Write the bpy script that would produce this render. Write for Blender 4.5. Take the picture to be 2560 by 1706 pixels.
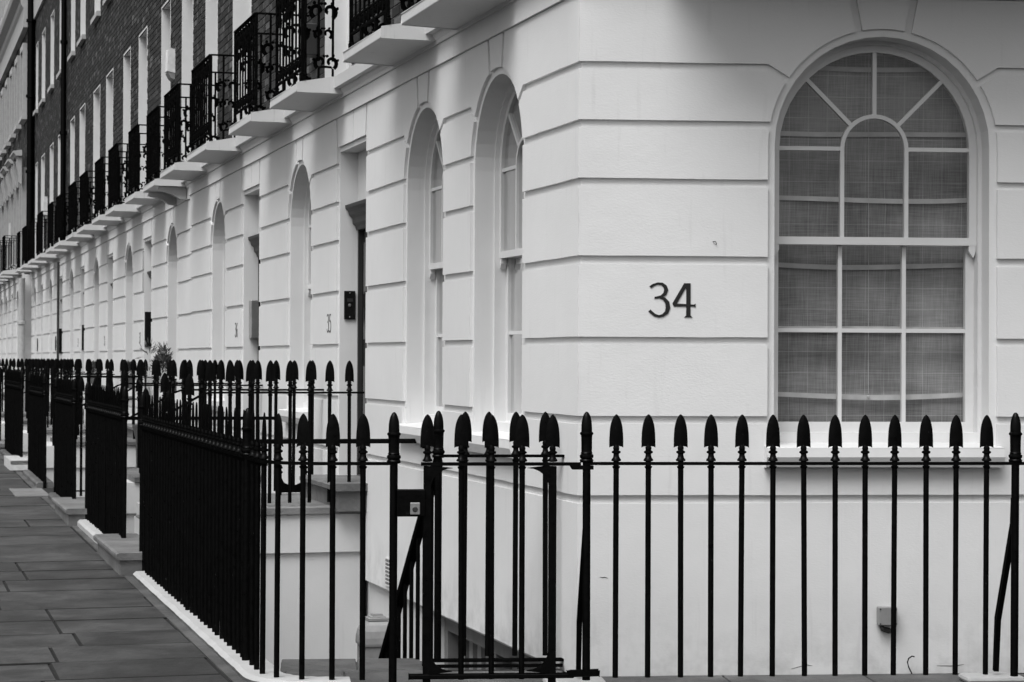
import bpy, bmesh, math, random
from mathutils import Matrix, Vector
from mathutils.geometry import tessellate_polygon
random.seed(7)
scene = bpy.context.scene
for o in list(bpy.data.objects): bpy.data.objects.remove(o)
R = math.radians
COL = scene.collection

# ------------------------------------------------------------------ camera
FPX = 5400.0
cam_d = bpy.data.cameras.new('camera'); cam = bpy.data.objects.new('camera', cam_d); COL.objects.link(cam)
cam_d.sensor_width = 36.0; cam_d.lens = 36.0 * FPX / 2560.0
cam_d.clip_start = 0.1; cam_d.clip_end = 2000
PITCH, ROLL = 47 / FPX, 0.004
cam.matrix_world = Matrix.Translation((0, 0, 1.6)) @ Matrix.Rotation(R(90) + PITCH, 4, 'X') @ Matrix.Rotation(ROLL, 4, 'Z')
cam_d.dof.use_dof = True; cam_d.dof.focus_distance = 11.2; cam_d.dof.aperture_fstop = 16.0
scene.camera = cam

# ------------------------------------------------------------------ sky and sun (overcast, monochrome film)
world = bpy.data.worlds.new('World'); scene.world = world; world.use_nodes = True
wn = world.node_tree.nodes; wl = world.node_tree.links
bg = wn['Background']
sky = wn.new('ShaderNodeTexSky'); sky.sky_type = 'NISHITA'; sky.sun_disc = False
SUN_EL, SX, SY = R(62), -0.54, -0.842      # elevation and horizontal direction towards the sun
sky.sun_elevation = SUN_EL
sky.sun_rotation = math.atan2(SX, SY)
sky.air_density = 1.0; sky.dust_density = 4.0; sky.ozone_density = 1.0
bw = wn.new('ShaderNodeRGBToBW')
wl.new(sky.outputs[0], bw.inputs[0]); wl.new(bw.outputs[0], bg.inputs[0])
bg.inputs[1].default_value = 0.095
sun_d = bpy.data.lights.new('sun', 'SUN'); sun = bpy.data.objects.new('sun', sun_d); COL.objects.link(sun)
sun_d.energy = 1.5; sun_d.angle = R(40); sun_d.color = (1, 1, 1)
sd = Vector((SX * math.cos(SUN_EL), SY * math.cos(SUN_EL), math.sin(SUN_EL)))
sun.rotation_euler = sd.to_track_quat('Z', 'Y').to_euler()
vs = scene.view_settings
vs.view_transform = 'Standard'; vs.look = 'None'; vs.exposure = 1.10; vs.gamma = 1.0; vs.use_curve_mapping = False
scene.render.engine = 'CYCLES'
cy = scene.cycles; cy.max_bounces = 6; cy.diffuse_bounces = 3; cy.glossy_bounces = 2; cy.transmission_bounces = 4; cy.transparent_max_bounces = 10; cy.caustics_reflective = False; cy.caustics_refractive = False
cy.use_denoising = True; cy.use_adaptive_sampling = True; cy.adaptive_threshold = 0.02

# ------------------------------------------------------------------ materials (all neutral: the photograph is monochrome)
def nt(name, rough=0.6, spec=0.4):
    m = bpy.data.materials.new(name); m.use_nodes = True
    n = m.node_tree.nodes; l = m.node_tree.links; b = n['Principled BSDF']
    b.inputs['Roughness'].default_value = rough
    b.inputs['Specular IOR Level'].default_value = spec
    return m, n, l, b
def ramp(n, p0, c0, p1, c1):
    r = n.new('ShaderNodeValToRGB'); e = r.color_ramp.elements
    e[0].position = p0; e[0].color = (c0, c0, c0, 1); e[1].position = p1; e[1].color = (c1, c1, c1, 1)
    return r
def noise(n, l, vec, scale, detail=4, rough=0.55, dist=0.0):
    t = n.new('ShaderNodeTexNoise'); t.inputs['Scale'].default_value = scale
    t.inputs['Detail'].default_value = detail; t.inputs['Roughness'].default_value = rough
    t.inputs['Distortion'].default_value = dist
    if vec is not None: l.new(vec, t.inputs['Vector'])
    return t
def mapping(n, l, src, scale):
    mp = n.new('ShaderNodeMapping'); mp.inputs['Scale'].default_value = scale; l.new(src, mp.inputs['Vector']); return mp.outputs[0]
def mixc(n, l, fac, a, b, mode='MIX'):
    x = n.new('ShaderNodeMix'); x.data_type = 'RGBA'; x.blend_type = mode
    if isinstance(fac, float): x.inputs[0].default_value = fac
    else: l.new(fac, x.inputs[0])
    for i, v in ((6, a), (7, b)):
        if isinstance(v, float): x.inputs[i].default_value = (v, v, v, 1)
        else: l.new(v, x.inputs[i])
    return x.outputs[2]
def bump(n, l, b, h, strength, dist):
    bp = n.new('ShaderNodeBump'); bp.inputs['Strength'].default_value = strength; bp.inputs['Distance'].default_value = dist
    l.new(h, bp.inputs['Height']); l.new(bp.outputs[0], b.inputs['Normal'])
def geo_pos(n):
    return n.new('ShaderNodeNewGeometry').outputs['Position']

def mat_stucco(name, base, dirt=0.25, grime=0.5):
    m, n, l, b = nt(name, 0.55, 0.35)
    p = geo_pos(n)
    big = noise(n, l, p, 1.1, 3, 0.6)
    r1 = ramp(n, 0.3, base * 0.93, 0.7, base)
    l.new(big.outputs[0], r1.inputs[0])
    # rain streaks and scuffs with their own ragged shapes
    st = noise(n, l, mapping(n, l, p, (7, 7, 0.55)), 3.0, 3, 0.65)
    rs = ramp(n, 0.60, 0.0, 0.86, dirt); l.new(st.outputs[0], rs.inputs[0])
    c = mixc(n, l, rs.outputs[0], r1.outputs[0], base * 0.55)
    sp = noise(n, l, p, 34, 3, 0.6); rp = ramp(n, 0.73, 0.0, 0.8, 0.35); l.new(sp.outputs[0], rp.inputs[0])
    c = mixc(n, l, rp.outputs[0], c, base * 0.6)
    # splash grime near the pavement: patchy, noise-edged
    sep = n.new('ShaderNodeSeparateXYZ'); l.new(p, sep.inputs[0])
    gz = n.new('ShaderNodeMapRange'); gz.inputs[1].default_value = 0.42; gz.inputs[2].default_value = 0.0
    gz.inputs[3].default_value = 0.0; gz.inputs[4].default_value = grime; l.new(sep.outputs[2], gz.inputs[0])
    gn = noise(n, l, p, 4.5, 4, 0.7)
    mu = n.new('ShaderNodeMath'); mu.operation = 'MULTIPLY'; l.new(gz.outputs[0], mu.inputs[0])
    rg = ramp(n, 0.42, 0.0, 0.72, 1.0); l.new(gn.outputs[0], rg.inputs[0]); l.new(rg.outputs[0], mu.inputs[1])
    c = mixc(n, l, mu.outputs[0], c, base * 0.35)
    l.new(c, b.inputs['Base Color'])
    f1 = noise(n, l, mapping(n, l, p, (1, 1, 2.2)), 60, 2, 0.55); f2 = noise(n, l, p, 7, 2, 0.5)
    ad = n.new('ShaderNodeMath'); ad.operation = 'MULTIPLY_ADD'; l.new(f2.outputs[0], ad.inputs[0]); ad.inputs[1].default_value = 2.5; l.new(f1.outputs[0], ad.inputs[2])
    bump(n, l, b, ad.outputs[0], 0.5, 0.0014)
    return m
def mat_paint(name, base, rough=0.4, var=0.06):
    m, n, l, b = nt(name, rough, 0.5)
    p = geo_pos(n); t = noise(n, l, p, 9, 5); r = ramp(n, 0.3, base * (1 - var), 0.7, base)
    l.new(t.outputs[0], r.inputs[0]); l.new(r.outputs[0], b.inputs['Base Color'])
    t2 = noise(n, l, p, 90, 3); bump(n, l, b, t2.outputs[0], 0.15, 0.001)
    return m
def mat_iron(name):
    m = bpy.data.materials.new(name); m.use_nodes = True
    n = m.node_tree.nodes; l = m.node_tree.links; n.clear()
    out = n.new('ShaderNodeOutputMaterial'); df = n.new('ShaderNodeBsdfDiffuse'); gl = n.new('ShaderNodeBsdfGlossy'); mx = n.new('ShaderNodeMixShader')
    p = geo_pos(n); t = noise(n, l, p, 30, 3, 0.6); r = ramp(n, 0.35, 0.0008, 0.75, 0.002); l.new(t.outputs[0], r.inputs[0])
    ch = noise(n, l, p, 60, 2, 0.5); rc = ramp(n, 0.75, 0.0, 0.78, 0.6); l.new(ch.outputs[0], rc.inputs[0])
    c = mixc(n, l, rc.outputs[0], r.outputs[0], 0.05); l.new(c, df.inputs[0])
    rr = n.new('ShaderNodeMapRange'); rr.inputs[3].default_value = 0.2; rr.inputs[4].default_value = 0.42; l.new(t.outputs[0], rr.inputs[0]); l.new(rr.outputs[0], gl.inputs['Roughness'])
    t2 = noise(n, l, p, 45, 3); bp = n.new('ShaderNodeBump'); bp.inputs['Strength'].default_value = 0.6; bp.inputs['Distance'].default_value = 0.002
    l.new(t2.outputs[0], bp.inputs['Height']); l.new(bp.outputs[0], gl.inputs['Normal']); l.new(bp.outputs[0], df.inputs['Normal'])
    mx.inputs[0].default_value = 0.009; l.new(df.outputs[0], mx.inputs[1]); l.new(gl.outputs[0], mx.inputs[2]); l.new(mx.outputs[0], out.inputs[0])
    return m
def mat_stone(name, base, var=0.35, rough=0.7, grime=0.4):
    m, n, l, b = nt(name, rough, 0.35)
    p = geo_pos(n)
    oi = n.new('ShaderNodeObjectInfo')
    t = noise(n, l, p, 3.0, 5, 0.65, 0.3); r = ramp(n, 0.37, base * (1 - var), 0.63, base * (1 + var * 0.6))
    l.new(t.outputs[0], r.inputs[0])
    rnd = ramp(n, 0.0, 0.8, 1.0, 1.15); l.new(oi.outputs['Random'], rnd.inputs[0])
    c = mixc(n, l, 1.0, r.outputs[0], rnd.outputs[0], 'MULTIPLY')
    g = noise(n, l, p, 0.9, 5, 0.75, 0.6); rg = ramp(n, 0.44, 0.0, 0.64, grime); l.new(g.outputs[0], rg.inputs[0])
    c = mixc(n, l, rg.outputs[0], c, base * 0.35)
    sp = noise(n, l, p, 45, 3, 0.6); rp = ramp(n, 0.62, 0.0, 0.8, 0.35); l.new(sp.outputs[0], rp.inputs[0])
    c = mixc(n, l, rp.outputs[0], c, base * 1.6)
    l.new(c, b.inputs['Base Color'])
    rr = n.new('ShaderNodeMapRange'); rr.inputs[3].default_value = rough - 0.25; rr.inputs[4].default_value = rough + 0.1
    l.new(g.outputs[0], rr.inputs[0]); l.new(rr.outputs[0], b.inputs['Roughness'])
    t2 = noise(n, l, p, 13, 6, 0.7); bump(n, l, b, t2.outputs[0], 0.8, 0.012)
    return m
def mat_brick(name):
    m, n, l, b = nt(name, 0.85, 0.2)
    p = geo_pos(n)
    g = n.new('ShaderNodeNewGeometry'); oi = n.new('ShaderNodeObjectInfo')
    ad = n.new('ShaderNodeMath'); ad.operation = 'ADD'; l.new(g.outputs['Random Per Island'], ad.inputs[0]); l.new(oi.outputs['Random'], ad.inputs[1])
    fr = n.new('ShaderNodeMath'); fr.operation = 'FRACT'; l.new(ad.outputs[0], fr.inputs[0])
    r = n.new('ShaderNodeValToRGB'); e = r.color_ramp.elements
    for pos, c in ((0.35, 0.022), (0.7, 0.034), (0.93, 0.065)):
        k = e.new(pos); k.color = (c, c, c, 1)
    e[0].color = (0.018,) * 3 + (1,); e[-1].color = (0.12,) * 3 + (1,)
    l.new(fr.outputs[0], r.inputs[0])
    t = noise(n, l, p, 14, 6, 0.65); rt = ramp(n, 0.25, 0.65, 0.75, 1.2); l.new(t.outputs[0], rt.inputs[0])
    c = mixc(n, l, 1.0, r.outputs[0], rt.outputs[0], 'MULTIPLY')
    so = noise(n, l, p, 0.6, 6, 0.7); rso = ramp(n, 0.45, 0.0, 0.75, 0.6); l.new(so.outputs[0], rso.inputs[0])
    c = mixc(n, l, rso.outputs[0], c, 0.025)
    l.new(c, b.inputs['Base Color'])
    t2 = noise(n, l, p, 80, 4); bump(n, l, b, t2.outputs[0], 0.6, 0.004)
    return m
def mat_glass(name):
    m = bpy.data.materials.new(name); m.use_nodes = True
    n = m.node_tree.nodes; l = m.node_tree.links; n.clear()
    out = n.new('ShaderNodeOutputMaterial'); tr = n.new('ShaderNodeBsdfTransparent'); gl = n.new('ShaderNodeBsdfGlossy')
    tr.inputs[0].default_value = (0.9, 0.9, 0.9, 1); gl.inputs['Roughness'].default_value = 0.01
    fz = n.new('ShaderNodeFresnel'); fz.inputs[0].default_value = 1.5
    mx = n.new('ShaderNodeMixShader'); l.new(fz.outputs[0], mx.inputs[0]); l.new(tr.outputs[0], mx.inputs[1]); l.new(gl.outputs[0], mx.inputs[2])
    t = noise(n, l, geo_pos(n), 3.5, 2); bp = n.new('ShaderNodeBump'); bp.inputs['Strength'].default_value = 0.12; bp.inputs['Distance'].default_value = 0.02
    l.new(t.outputs[0], bp.inputs['Height']); l.new(bp.outputs[0], gl.inputs['Normal'])
    l.new(mx.outputs[0], out.inputs[0])
    return m
def mat_blind(name):
    m, n, l, b = nt(name, 0.9, 0.1)
    tc = n.new('ShaderNodeTexCoord'); sep = n.new('ShaderNodeSeparateXYZ'); l.new(tc.outputs['Object'], sep.inputs[0])
    def lines(sock, sp, wdt, off):
        a = n.new('ShaderNodeMath'); a.operation = 'ADD'; l.new(sock, a.inputs[0]); a.inputs[1].default_value = off
        mo = n.new('ShaderNodeMath'); mo.operation = 'PINGPONG'; l.new(a.outputs[0], mo.inputs[0]); mo.inputs[1].default_value = sp / 2
        lt = n.new('ShaderNodeMath'); lt.operation = 'LESS_THAN'; l.new(mo.outputs[0], lt.inputs[0]); lt.inputs[1].default_value = wdt
        return lt.outputs[0]
    a = lines(sep.outputs[0], 0.103, 0.0010, 0.022); c_ = lines(sep.outputs[2], 0.112, 0.0012, 0.03)
    mx = n.new('ShaderNodeMath'); mx.operation = 'MAXIMUM'; l.new(a, mx.inputs[0]); l.new(c_, mx.inputs[1])
    w1 = noise(n, l, mapping(n, l, tc.outputs['Object'], (300, 1, 8)), 1.0, 3); w2 = noise(n, l, mapping(n, l, tc.outputs['Object'], (8, 1, 300)), 1.0, 3)
    w3 = noise(n, l, tc.outputs['Object'], 2.2, 4)
    wv = mixc(n, l, 0.5, w1.outputs[0], w2.outputs[0]); wv = mixc(n, l, 0.5, wv, w3.outputs[0])
    r = ramp(n, 0.34, 0.10, 0.66, 0.42); l.new(wv, r.inputs[0])
    fl = n.new('ShaderNodeMath'); fl.operation = 'MULTIPLY'; l.new(mx.outputs[0], fl.inputs[0]); l.new(w3.outputs[0], fl.inputs[1])
    c = mixc(n, l, fl.outputs[0], r.outputs[0], 0.62)
    l.new(c, b.inputs['Base Color'])
    bump(n, l, b, w3.outputs[0], 0.4, 0.03)
    return m
def mat_flat(name, v, rough=0.6, metallic=0.0):
    m, n, l, b = nt(name, rough, 0.4)
    t = noise(n, l, geo_pos(n), 12, 4); r = ramp(n, 0.3, v * 0.85, 0.7, v * 1.1); l.new(t.outputs[0], r.inputs[0]); l.new(r.outputs[0], b.inputs['Base Color'])
    b.inputs['Metallic'].default_value = metallic
    return m
def mat_leaf(name, v):
    m, n, l, b = nt(name, 0.55, 0.4)
    g = n.new('ShaderNodeNewGeometry'); r = ramp(n, 0.0, v * 0.5, 1.0, v * 1.8); l.new(g.outputs['Random Per Island'], r.inputs[0]); l.new(r.outputs[0], b.inputs['Base Color'])
    return m

STUCCO = mat_stucco('painted_stucco', 0.67, 0.32)
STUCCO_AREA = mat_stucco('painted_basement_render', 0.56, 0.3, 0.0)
LEDGE = mat_stucco('weathered_white_ledge', 0.55, 0.85)
WHITE = mat_paint('white_gloss_paint', 0.64)
FARWHITE = mat_paint('white_stucco_trim', 0.38, 0.6, 0.15)
KERBW = mat_stucco('white_painted_kerb', 0.38, 0.7, 0.25)
IRON = mat_iron('black_painted_iron')
BRICK = mat_brick('london_stock_brick')
MORTAR = mat_flat('lime_mortar', 0.18, 0.95)
PAVE = mat_stone('york_stone_paving', 0.043, 0.5, 0.62, 0.8)
JOINT = mat_flat('paving_joint', 0.005, 0.95)
STEP = mat_stone('worn_step_stone', 0.14, 0.25, 0.7, 0.35)
LAND = mat_stone('landing_stone', 0.085, 0.4, 0.7, 0.5)
ASPH = mat_stone('asphalt', 0.05, 0.3, 0.85, 0.3)
GLASS = mat_glass('window_glass')
BLIND = mat_blind('sheer_check_linen')
HEM = mat_flat('linen_hem', 0.5, 0.9)
CURTAIN = mat_flat('pale_curtain', 0.3, 0.9)
ROOM = mat_flat('room_wall', 0.12, 0.9)
BLACKDOOR = mat_flat('black_gloss_door', 0.008, 0.2)
HOOD = mat_flat('dark_grey_joinery', 0.022, 0.5)
NUM = mat_flat('black_sign_paint', 0.006, 0.5)
STEEL = mat_flat('brushed_steel', 0.45, 0.35, 0.9)
GREY = mat_flat('grey_plastic', 0.22, 0.5)
PALE = mat_flat('pale_plastic', 0.6, 0.5)
LEAD = mat_flat('grey_painted_metal', 0.22, 0.5)
DARKG = mat_flat('dark_grey_frame', 0.16, 0.6)
STRIPE_A = mat_flat('slat_light', 0.32, 0.7)
STRIPE_B = mat_flat('slat_dark', 0.10, 0.7)
LEAF = mat_leaf('shrub_leaf', 0.07)
GRASS = mat_leaf('grass_blade', 0.05)
POT = mat_flat('dark_pot', 0.06, 0.7)
TILE_W = mat_flat('pale_tile', 0.55, 0.4)

# ------------------------------------------------------------------ frames: x along the wall (to the left seen from the street), y outwards, z up
TH, PH = R(16.3), R(5.0)
CORNER = Vector((0.334, 10.93, 0))
FS = Matrix.Translation(CORNER) @ Matrix.Rotation(R(90) + TH, 4, 'Z')
FF = Matrix.Translation(CORNER) @ Matrix.Rotation(R(180) + PH, 4, 'Z')
I4 = Matrix.Identity(4)
def off(fr, x=0, y=0, z=0): return fr @ Matrix.Translation((x, y, z))
SINV = FS.inverted()

ROOTM = {}
def tag(o, label=None, cat=None, group=None, kind=None):
    if label: o['label'] = label
    if cat: o['category'] = cat
    if group: o['group'] = group
    if kind: o['kind'] = kind
    return o
SEEN = {}
def root(name, fr, base, label=None, cat=None, group=None, kind=None):
    o = bpy.data.objects.new(name, None); COL.objects.link(o)
    o.empty_display_size = 0.1
    M = off(fr, *base); o.matrix_world = M; ROOTM[o.name] = M
    tag(o, label, cat, group, kind)
    return o
def wm(o):
    if o is None: return I4
    return ROOTM[o.name]

def jit(poly, step=0.16, amp=0.0014):
    out = []
    n = len(poly)
    for i in range(n):
        a = Vector(poly[i]); b = Vector(poly[(i + 1) % n]); L = (b - a).length
        k = max(1, int(L / step))
        if L < 0.08: k = 1
        for j in range(k):
            p = a.lerp(b, j / k)
            if j: p += Vector((random.uniform(-amp, amp), random.uniform(-amp, amp)))
            out.append((p.x, p.y))
    return out

class MB:
    def __init__(s): s.v = []; s.f = []; s.sm = False
    def add(s, vs_, fs_):
        o = len(s.v); s.v += [tuple(p) for p in vs_]; s.f += [tuple(i + o for i in f) for f in fs_]; return s
    def box(s, x0, x1, y0, y1, z0, z1):
        return s.add([(x0, y0, z0), (x1, y0, z0), (x1, y1, z0), (x0, y1, z0), (x0, y0, z1), (x1, y0, z1), (x1, y1, z1), (x0, y1, z1)],
                     [(0, 3, 2, 1), (4, 5, 6, 7), (0, 1, 5, 4), (1, 2, 6, 5), (2, 3, 7, 6), (3, 0, 4, 7)])
    def prism(s, outer, y0, y1, holes=(), back=True, axis='y'):
        loops = [outer] + list(holes)
        tr = tessellate_polygon([[Vector((p[0], p[1], 0)) for p in lp] for lp in loops])
        flat = [p for lp in loops for p in lp]; n = len(flat)
        if axis == 'y': g = lambda p, t: (p[0], t, p[1])
        elif axis == 'z': g = lambda p, t: (p[0], p[1], t)
        else: g = lambda p, t: (t, p[0], p[1])
        vs_ = [g(p, y1) for p in flat] + [g(p, y0) for p in flat]
        fs_ = [tuple(t) for t in tr]
        if back: fs_ += [tuple(i + n for i in reversed(t)) for t in tr]
        k = 0
        for lp in loops:
            m = len(lp)
            for i in range(m):
                a, b = k + i, k + (i + 1) % m
                fs_.append((a, b, b + n, a + n))
            k += m
        return s.add(vs_, fs_)
    def lathe(s, prof, seg=12, cx=0, cy=0):
        vs_ = []; fs_ = []
        for (z, r) in prof:
            for i in range(seg):
                a = 2 * math.pi * i / seg; vs_.append((cx + r * math.cos(a), cy + r * math.sin(a), z))
        for j in range(len(prof) - 1):
            for i in range(seg):
                i2 = (i + 1) % seg; fs_.append((j * seg + i, j * seg + i2, (j + 1) * seg + i2, (j + 1) * seg + i))
        fs_.append(tuple(range(seg))); fs_.append(tuple((len(prof) - 1) * seg + i for i in range(seg)))
        return s.add(vs_, fs_)
    def tube(s, pts, r, seg=8, flat=None):
        pts = [Vector(p) for p in pts]; vs_ = []; fs_ = []
        n = len(pts)
        for k, p in enumerate(pts):
            t = (pts[min(k + 1, n - 1)] - pts[max(k - 1, 0)]).normalized()
            ref = Vector((0, 0, 1)) if abs(t.z) < 0.95 else Vector((0, 1, 0))
            a = t.cross(ref).normalized(); b = a.cross(t).normalized()
            rr = r[k] if isinstance(r, (list, tuple)) else r
            for i in range(seg):
                an = 2 * math.pi * (i + 0.5) / seg
                if flat: q = p + a * (flat[0] * (1 if math.cos(an) > 0 else -1)) + b * (flat[1] * (1 if math.sin(an) > 0 else -1))
                else: q = p + a * rr * math.cos(an) + b * rr * math.sin(an)
                vs_.append(q)
        for k in range(n - 1):
            for i in range(seg):
                i2 = (i + 1) % seg; fs_.append((k * seg + i, k * seg + i2, (k + 1) * seg + i2, (k + 1) * seg + i))
        fs_.append(tuple(range(seg))); fs_.append(tuple((n - 1) * seg + i for i in range(seg)))
        return s.add(vs_, fs_)
    def bar(s, a, b, w, h):           # flat bar of width w and height h between two points
        return s.tube([a, b], 0, 4, (w / 2, h / 2))
    def ribbon(s, pts, wd, y0, y1):   # stroke in xz with varying width
        n = len(pts); L = []; Rr = []
        for k in range(n):
            a = Vector(pts[max(k - 1, 0)]); b = Vector(pts[min(k + 1, n - 1)]); t = (b - a).normalized(); nn = Vector((-t.y, t.x))
            p = Vector(pts[k]); w = wd[k] / 2 if isinstance(wd, (list, tuple)) else wd / 2
            L.append(p + nn * w); Rr.append(p - nn * w)
        for k in range(n - 1):
            q = [L[k], L[k + 1], Rr[k + 1], Rr[k]]
            s.add([(p.x, y1, p.y) for p in q] + [(p.x, y0, p.y) for p in q], [(0, 1, 2, 3), (0, 4, 5, 1), (2, 6, 7, 3)])
        return s
    def mesh(s, name, smooth=False, M=None):
        me = bpy.data.meshes.new(name)
        vs_ = s.v if M is None else [M @ Vector(p) for p in s.v]
        me.from_pydata(vs_, [], s.f); me.update()
        if smooth:
            for p in me.polygons: p.use_smooth = True
            me.set_sharp_from_angle(angle=R(38))
        return me
    def build(s, name, mat, parent=None, fr=None, smooth=False, label=None, kind=None, bevel=0.0):
        M = None
        if fr is not None: M = wm(parent).inverted() @ fr
        me = s.mesh(name, smooth, M); me.materials.append(mat)
        o = bpy.data.objects.new(name, me); COL.objects.link(o)
        if parent is not None: o.parent = parent; ROOTM[o.name] = wm(parent)
        else: ROOTM[o.name] = I4
        if bevel:
            bv = o.modifiers.new('edge', 'BEVEL'); bv.width = bevel; bv.segments = 2; bv.limit_method = 'ANGLE'; bv.angle_limit = R(40); bv.harden_normals = False
        tag(o, label, None, None, kind)
        return o
def place(name, me, mat, parent, M, label=None):
    if mat is not None and not me.materials: me.materials.append(mat)
    o = bpy.data.objects.new(name, me); COL.objects.link(o)
    o.parent = parent; o.matrix_basis = wm(parent).inverted() @ M
    ROOTM[o.name] = M
    if label: o['label'] = label
    return o

def arch(xc, hw, zb, zs, r=None, n=20):
    r = r or hw
    p = [(xc - hw, zb), (xc + hw, zb)]
    for i in range(n + 1):
        a = math.pi * i / n; p.append((xc + r * math.cos(a), zs + r * math.sin(a)))
    return p

# ------------------------------------------------------------------ sash window with fanlight head
def arch_window(parent, fr, xc, hw, zb, zs, blind='curtain', detail=True, y=-0.138, zm=2.226):
    w = bpy.data.objects.new('window', None); COL.objects.link(w); w.parent = parent; w.empty_display_size = 0.1
    w.matrix_basis = Matrix.Identity(4); ROOTM[w.name] = wm(parent)
    b = MB(); b.prism(arch(xc, hw + 0.02, zb - 0.03, zs), y - 0.13, y, [arch(xc, hw - 0.02, zb + 0.05, zs)]); b.build('box_frame', WHITE, w, fr)
    g = hw - 0.058
    # upper sash
    y1, y0 = y - 0.028, y - 0.068
    b = MB(); b.prism(arch(xc, hw - 0.019, zm - 0.02, zs), y0, y1, [arch(xc, g, zm + 0.02, zs)])
    for sx in (-1, 1):      # sash horns
        x = xc + sx * (hw - 0.04); b.prism([(x - 0.018, zm - 0.02), (x + 0.018, zm - 0.02), (x + 0.018, zm - 0.05), (x + 0.006 * sx, zm - 0.085), (x - 0.018, zm - 0.05)], y0 + 0.004, y1 - 0.002)
    b.build('upper_sash', WHITE, w, fr)
    ri = 0.338 * g * 1.0
    bw2 = 0.0105
    yb1, yb0 = y1 - 0.004, y0 + 0.004
    bars = []
    b = MB()
    ring = [(xc + (ri + bw2) * math.cos(math.pi * i / 20), zs + (ri + bw2) * math.sin(math.pi * i / 20)) for i in range(21)]
    inn = [(xc + (ri - bw2) * math.cos(math.pi * i / 20), zs + (ri - bw2) * math.sin(math.pi * i / 20)) for i in range(20, -1, -1)]
    b.prism(ring + inn, yb0, yb1)
    for sx in (-1, 1): b.box(xc + sx * ri - bw2, xc + sx * ri + bw2, yb0, yb1, zm + 0.015, zs)
    for a in (45, 90, 135):
        a = R(a); p0 = Vector((xc + (ri + 0.004) * math.cos(a), zs + (ri + 0.004) * math.sin(a))); p1 = Vector((xc + (g + 0.01) * math.cos(a), zs + (g + 0.01) * math.sin(a)))
        nn = Vector((-math.sin(a), math.cos(a))) * bw2
        b.prism([tuple(p0 + nn), tuple(p1 + nn), tuple(p1 - nn), tuple(p0 - nn)], yb0 + 0.002, yb1 - 0.001)
    for sx in (-1, 1):
        xa, xb = sorted((xc + sx * (ri + bw2 - 0.002), xc + sx * (g + 0.01))); b.box(xa, xb, yb0 + 0.001, yb1 - 0.002, zs - bw2, zs + bw2)
    b.build('glazing_bars', WHITE, w, fr)
    # lower sash
    yl1, yl0 = y - 0.072, y - 0.112
    gl = g - 0.006
    b = MB(); b.prism([(xc - hw + 0.019, zb + 0.025), (xc + hw - 0.019, zb + 0.025), (xc + hw - 0.019, zm + 0.018), (xc - hw + 0.019, zm + 0.018)], yl0, yl1,
                      [[(xc - gl, zb + 0.103), (xc + gl, zb + 0.103), (xc + gl, zm - 0.018), (xc - gl, zm - 0.018)]])
    b.build('lower_sash', WHITE, w, fr)
    b = MB()
    zmid = (zb + 0.103 + zm) / 2 + 0.006
    for sx in (-1, 1): b.box(xc + sx * ri - bw2, xc + sx * ri + bw2, yl0 + 0.004, yl1 - 0.004, zb + 0.1, zm - 0.015)
    b.box(xc - gl - 0.005, xc + gl + 0.005, yl0 + 0.006, yl1 - 0.006, zmid - bw2, zmid + bw2)
    b.build('glazing_bars', WHITE, w, fr)
    # panes
    def pane(poly, yy):
        m = MB(); m.prism(poly, yy - 0.002, yy, back=False); m.f = m.f[:len(m.f) - len(poly)]
        m.build('pane', GLASS, w, fr)
    ym, yn = (y0 + y1) / 2, (yl0 + yl1) / 2
    if detail:
        ro = g + 0.008
        for k in range(4):
            aa = [R(45 * k + 45 * i / 6) for i in range(7)]
            pane([(xc + ro * math.cos(a), zs + ro * math.sin(a)) for a in aa] + [(xc + ri * math.cos(a), zs + ri * math.sin(a)) for a in reversed(aa)], ym)
        pane(arch(xc, ri, zm + 0.012, zs), ym)
        for sx in (-1, 1):
            xa, xb = sorted((xc + sx * ri, xc + sx * ro)); pane([(xa, zm + 0.012), (xb, zm + 0.012), (xb, zs), (xa, zs)], ym)
        xs = [xc - gl - 0.006, xc - ri, xc + ri, xc + gl + 0.006]; zz = [zb + 0.097, zmid, zm - 0.01]
        for i in range(3):
            for j in range(2): pane([(xs[i], zz[j]), (xs[i + 1], zz[j]), (xs[i + 1], zz[j + 1]), (xs[i], zz[j + 1])], yn)
    else:
        pane(arch(xc, g + 0.008, zm, zs), ym); pane([(xc - gl - .006, zb + .097), (xc + gl + .006, zb + .097), (xc + gl + .006, zm), (xc - gl - .006, zm)], yn)
    yc = y - 0.18
    if blind == 'roman':
        b = MB(); nx, nz = 24, 100; x0, x1, z0, z1 = xc - hw - 0.03, xc + hw + 0.03, zb + 0.02, zs + hw + 0.05
        folds = [2.803, 2.456, 2.108, 1.775, 1.425, 3.15]
        vs_ = []
        for j in range(nz + 1):
            z = z0 + (z1 - z0) * j / nz
            for i in range(nx + 1):
                x = x0 + (x1 - x0) * i / nx; u = i / nx - 0.5
                zz = z - 0.012 * (0.25 - u * u) * 4 + 0.006
                d = min((z - f) if z >= f else 9 for f in folds + [z0 - 0.01])
                yy = yc - 0.022 * max(0, 1 - d / 0.3) ** 0.5 * (0.7 + 0.3 * math.sin(7 * x)) + 0.004 * math.sin(11 * x + 3 * z)
                vs_.append((x, yy, zz))
        fs_ = [(j * (nx + 1) + i, j * (nx + 1) + i + 1, (j + 1) * (nx + 1) + i + 1, (j + 1) * (nx + 1) + i) for j in range(nz) for i in range(nx)]
        b.add(vs_, fs_); me = b.mesh('roman_blind', True); place('roman_blind', me, BLIND, w, fr)
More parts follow.
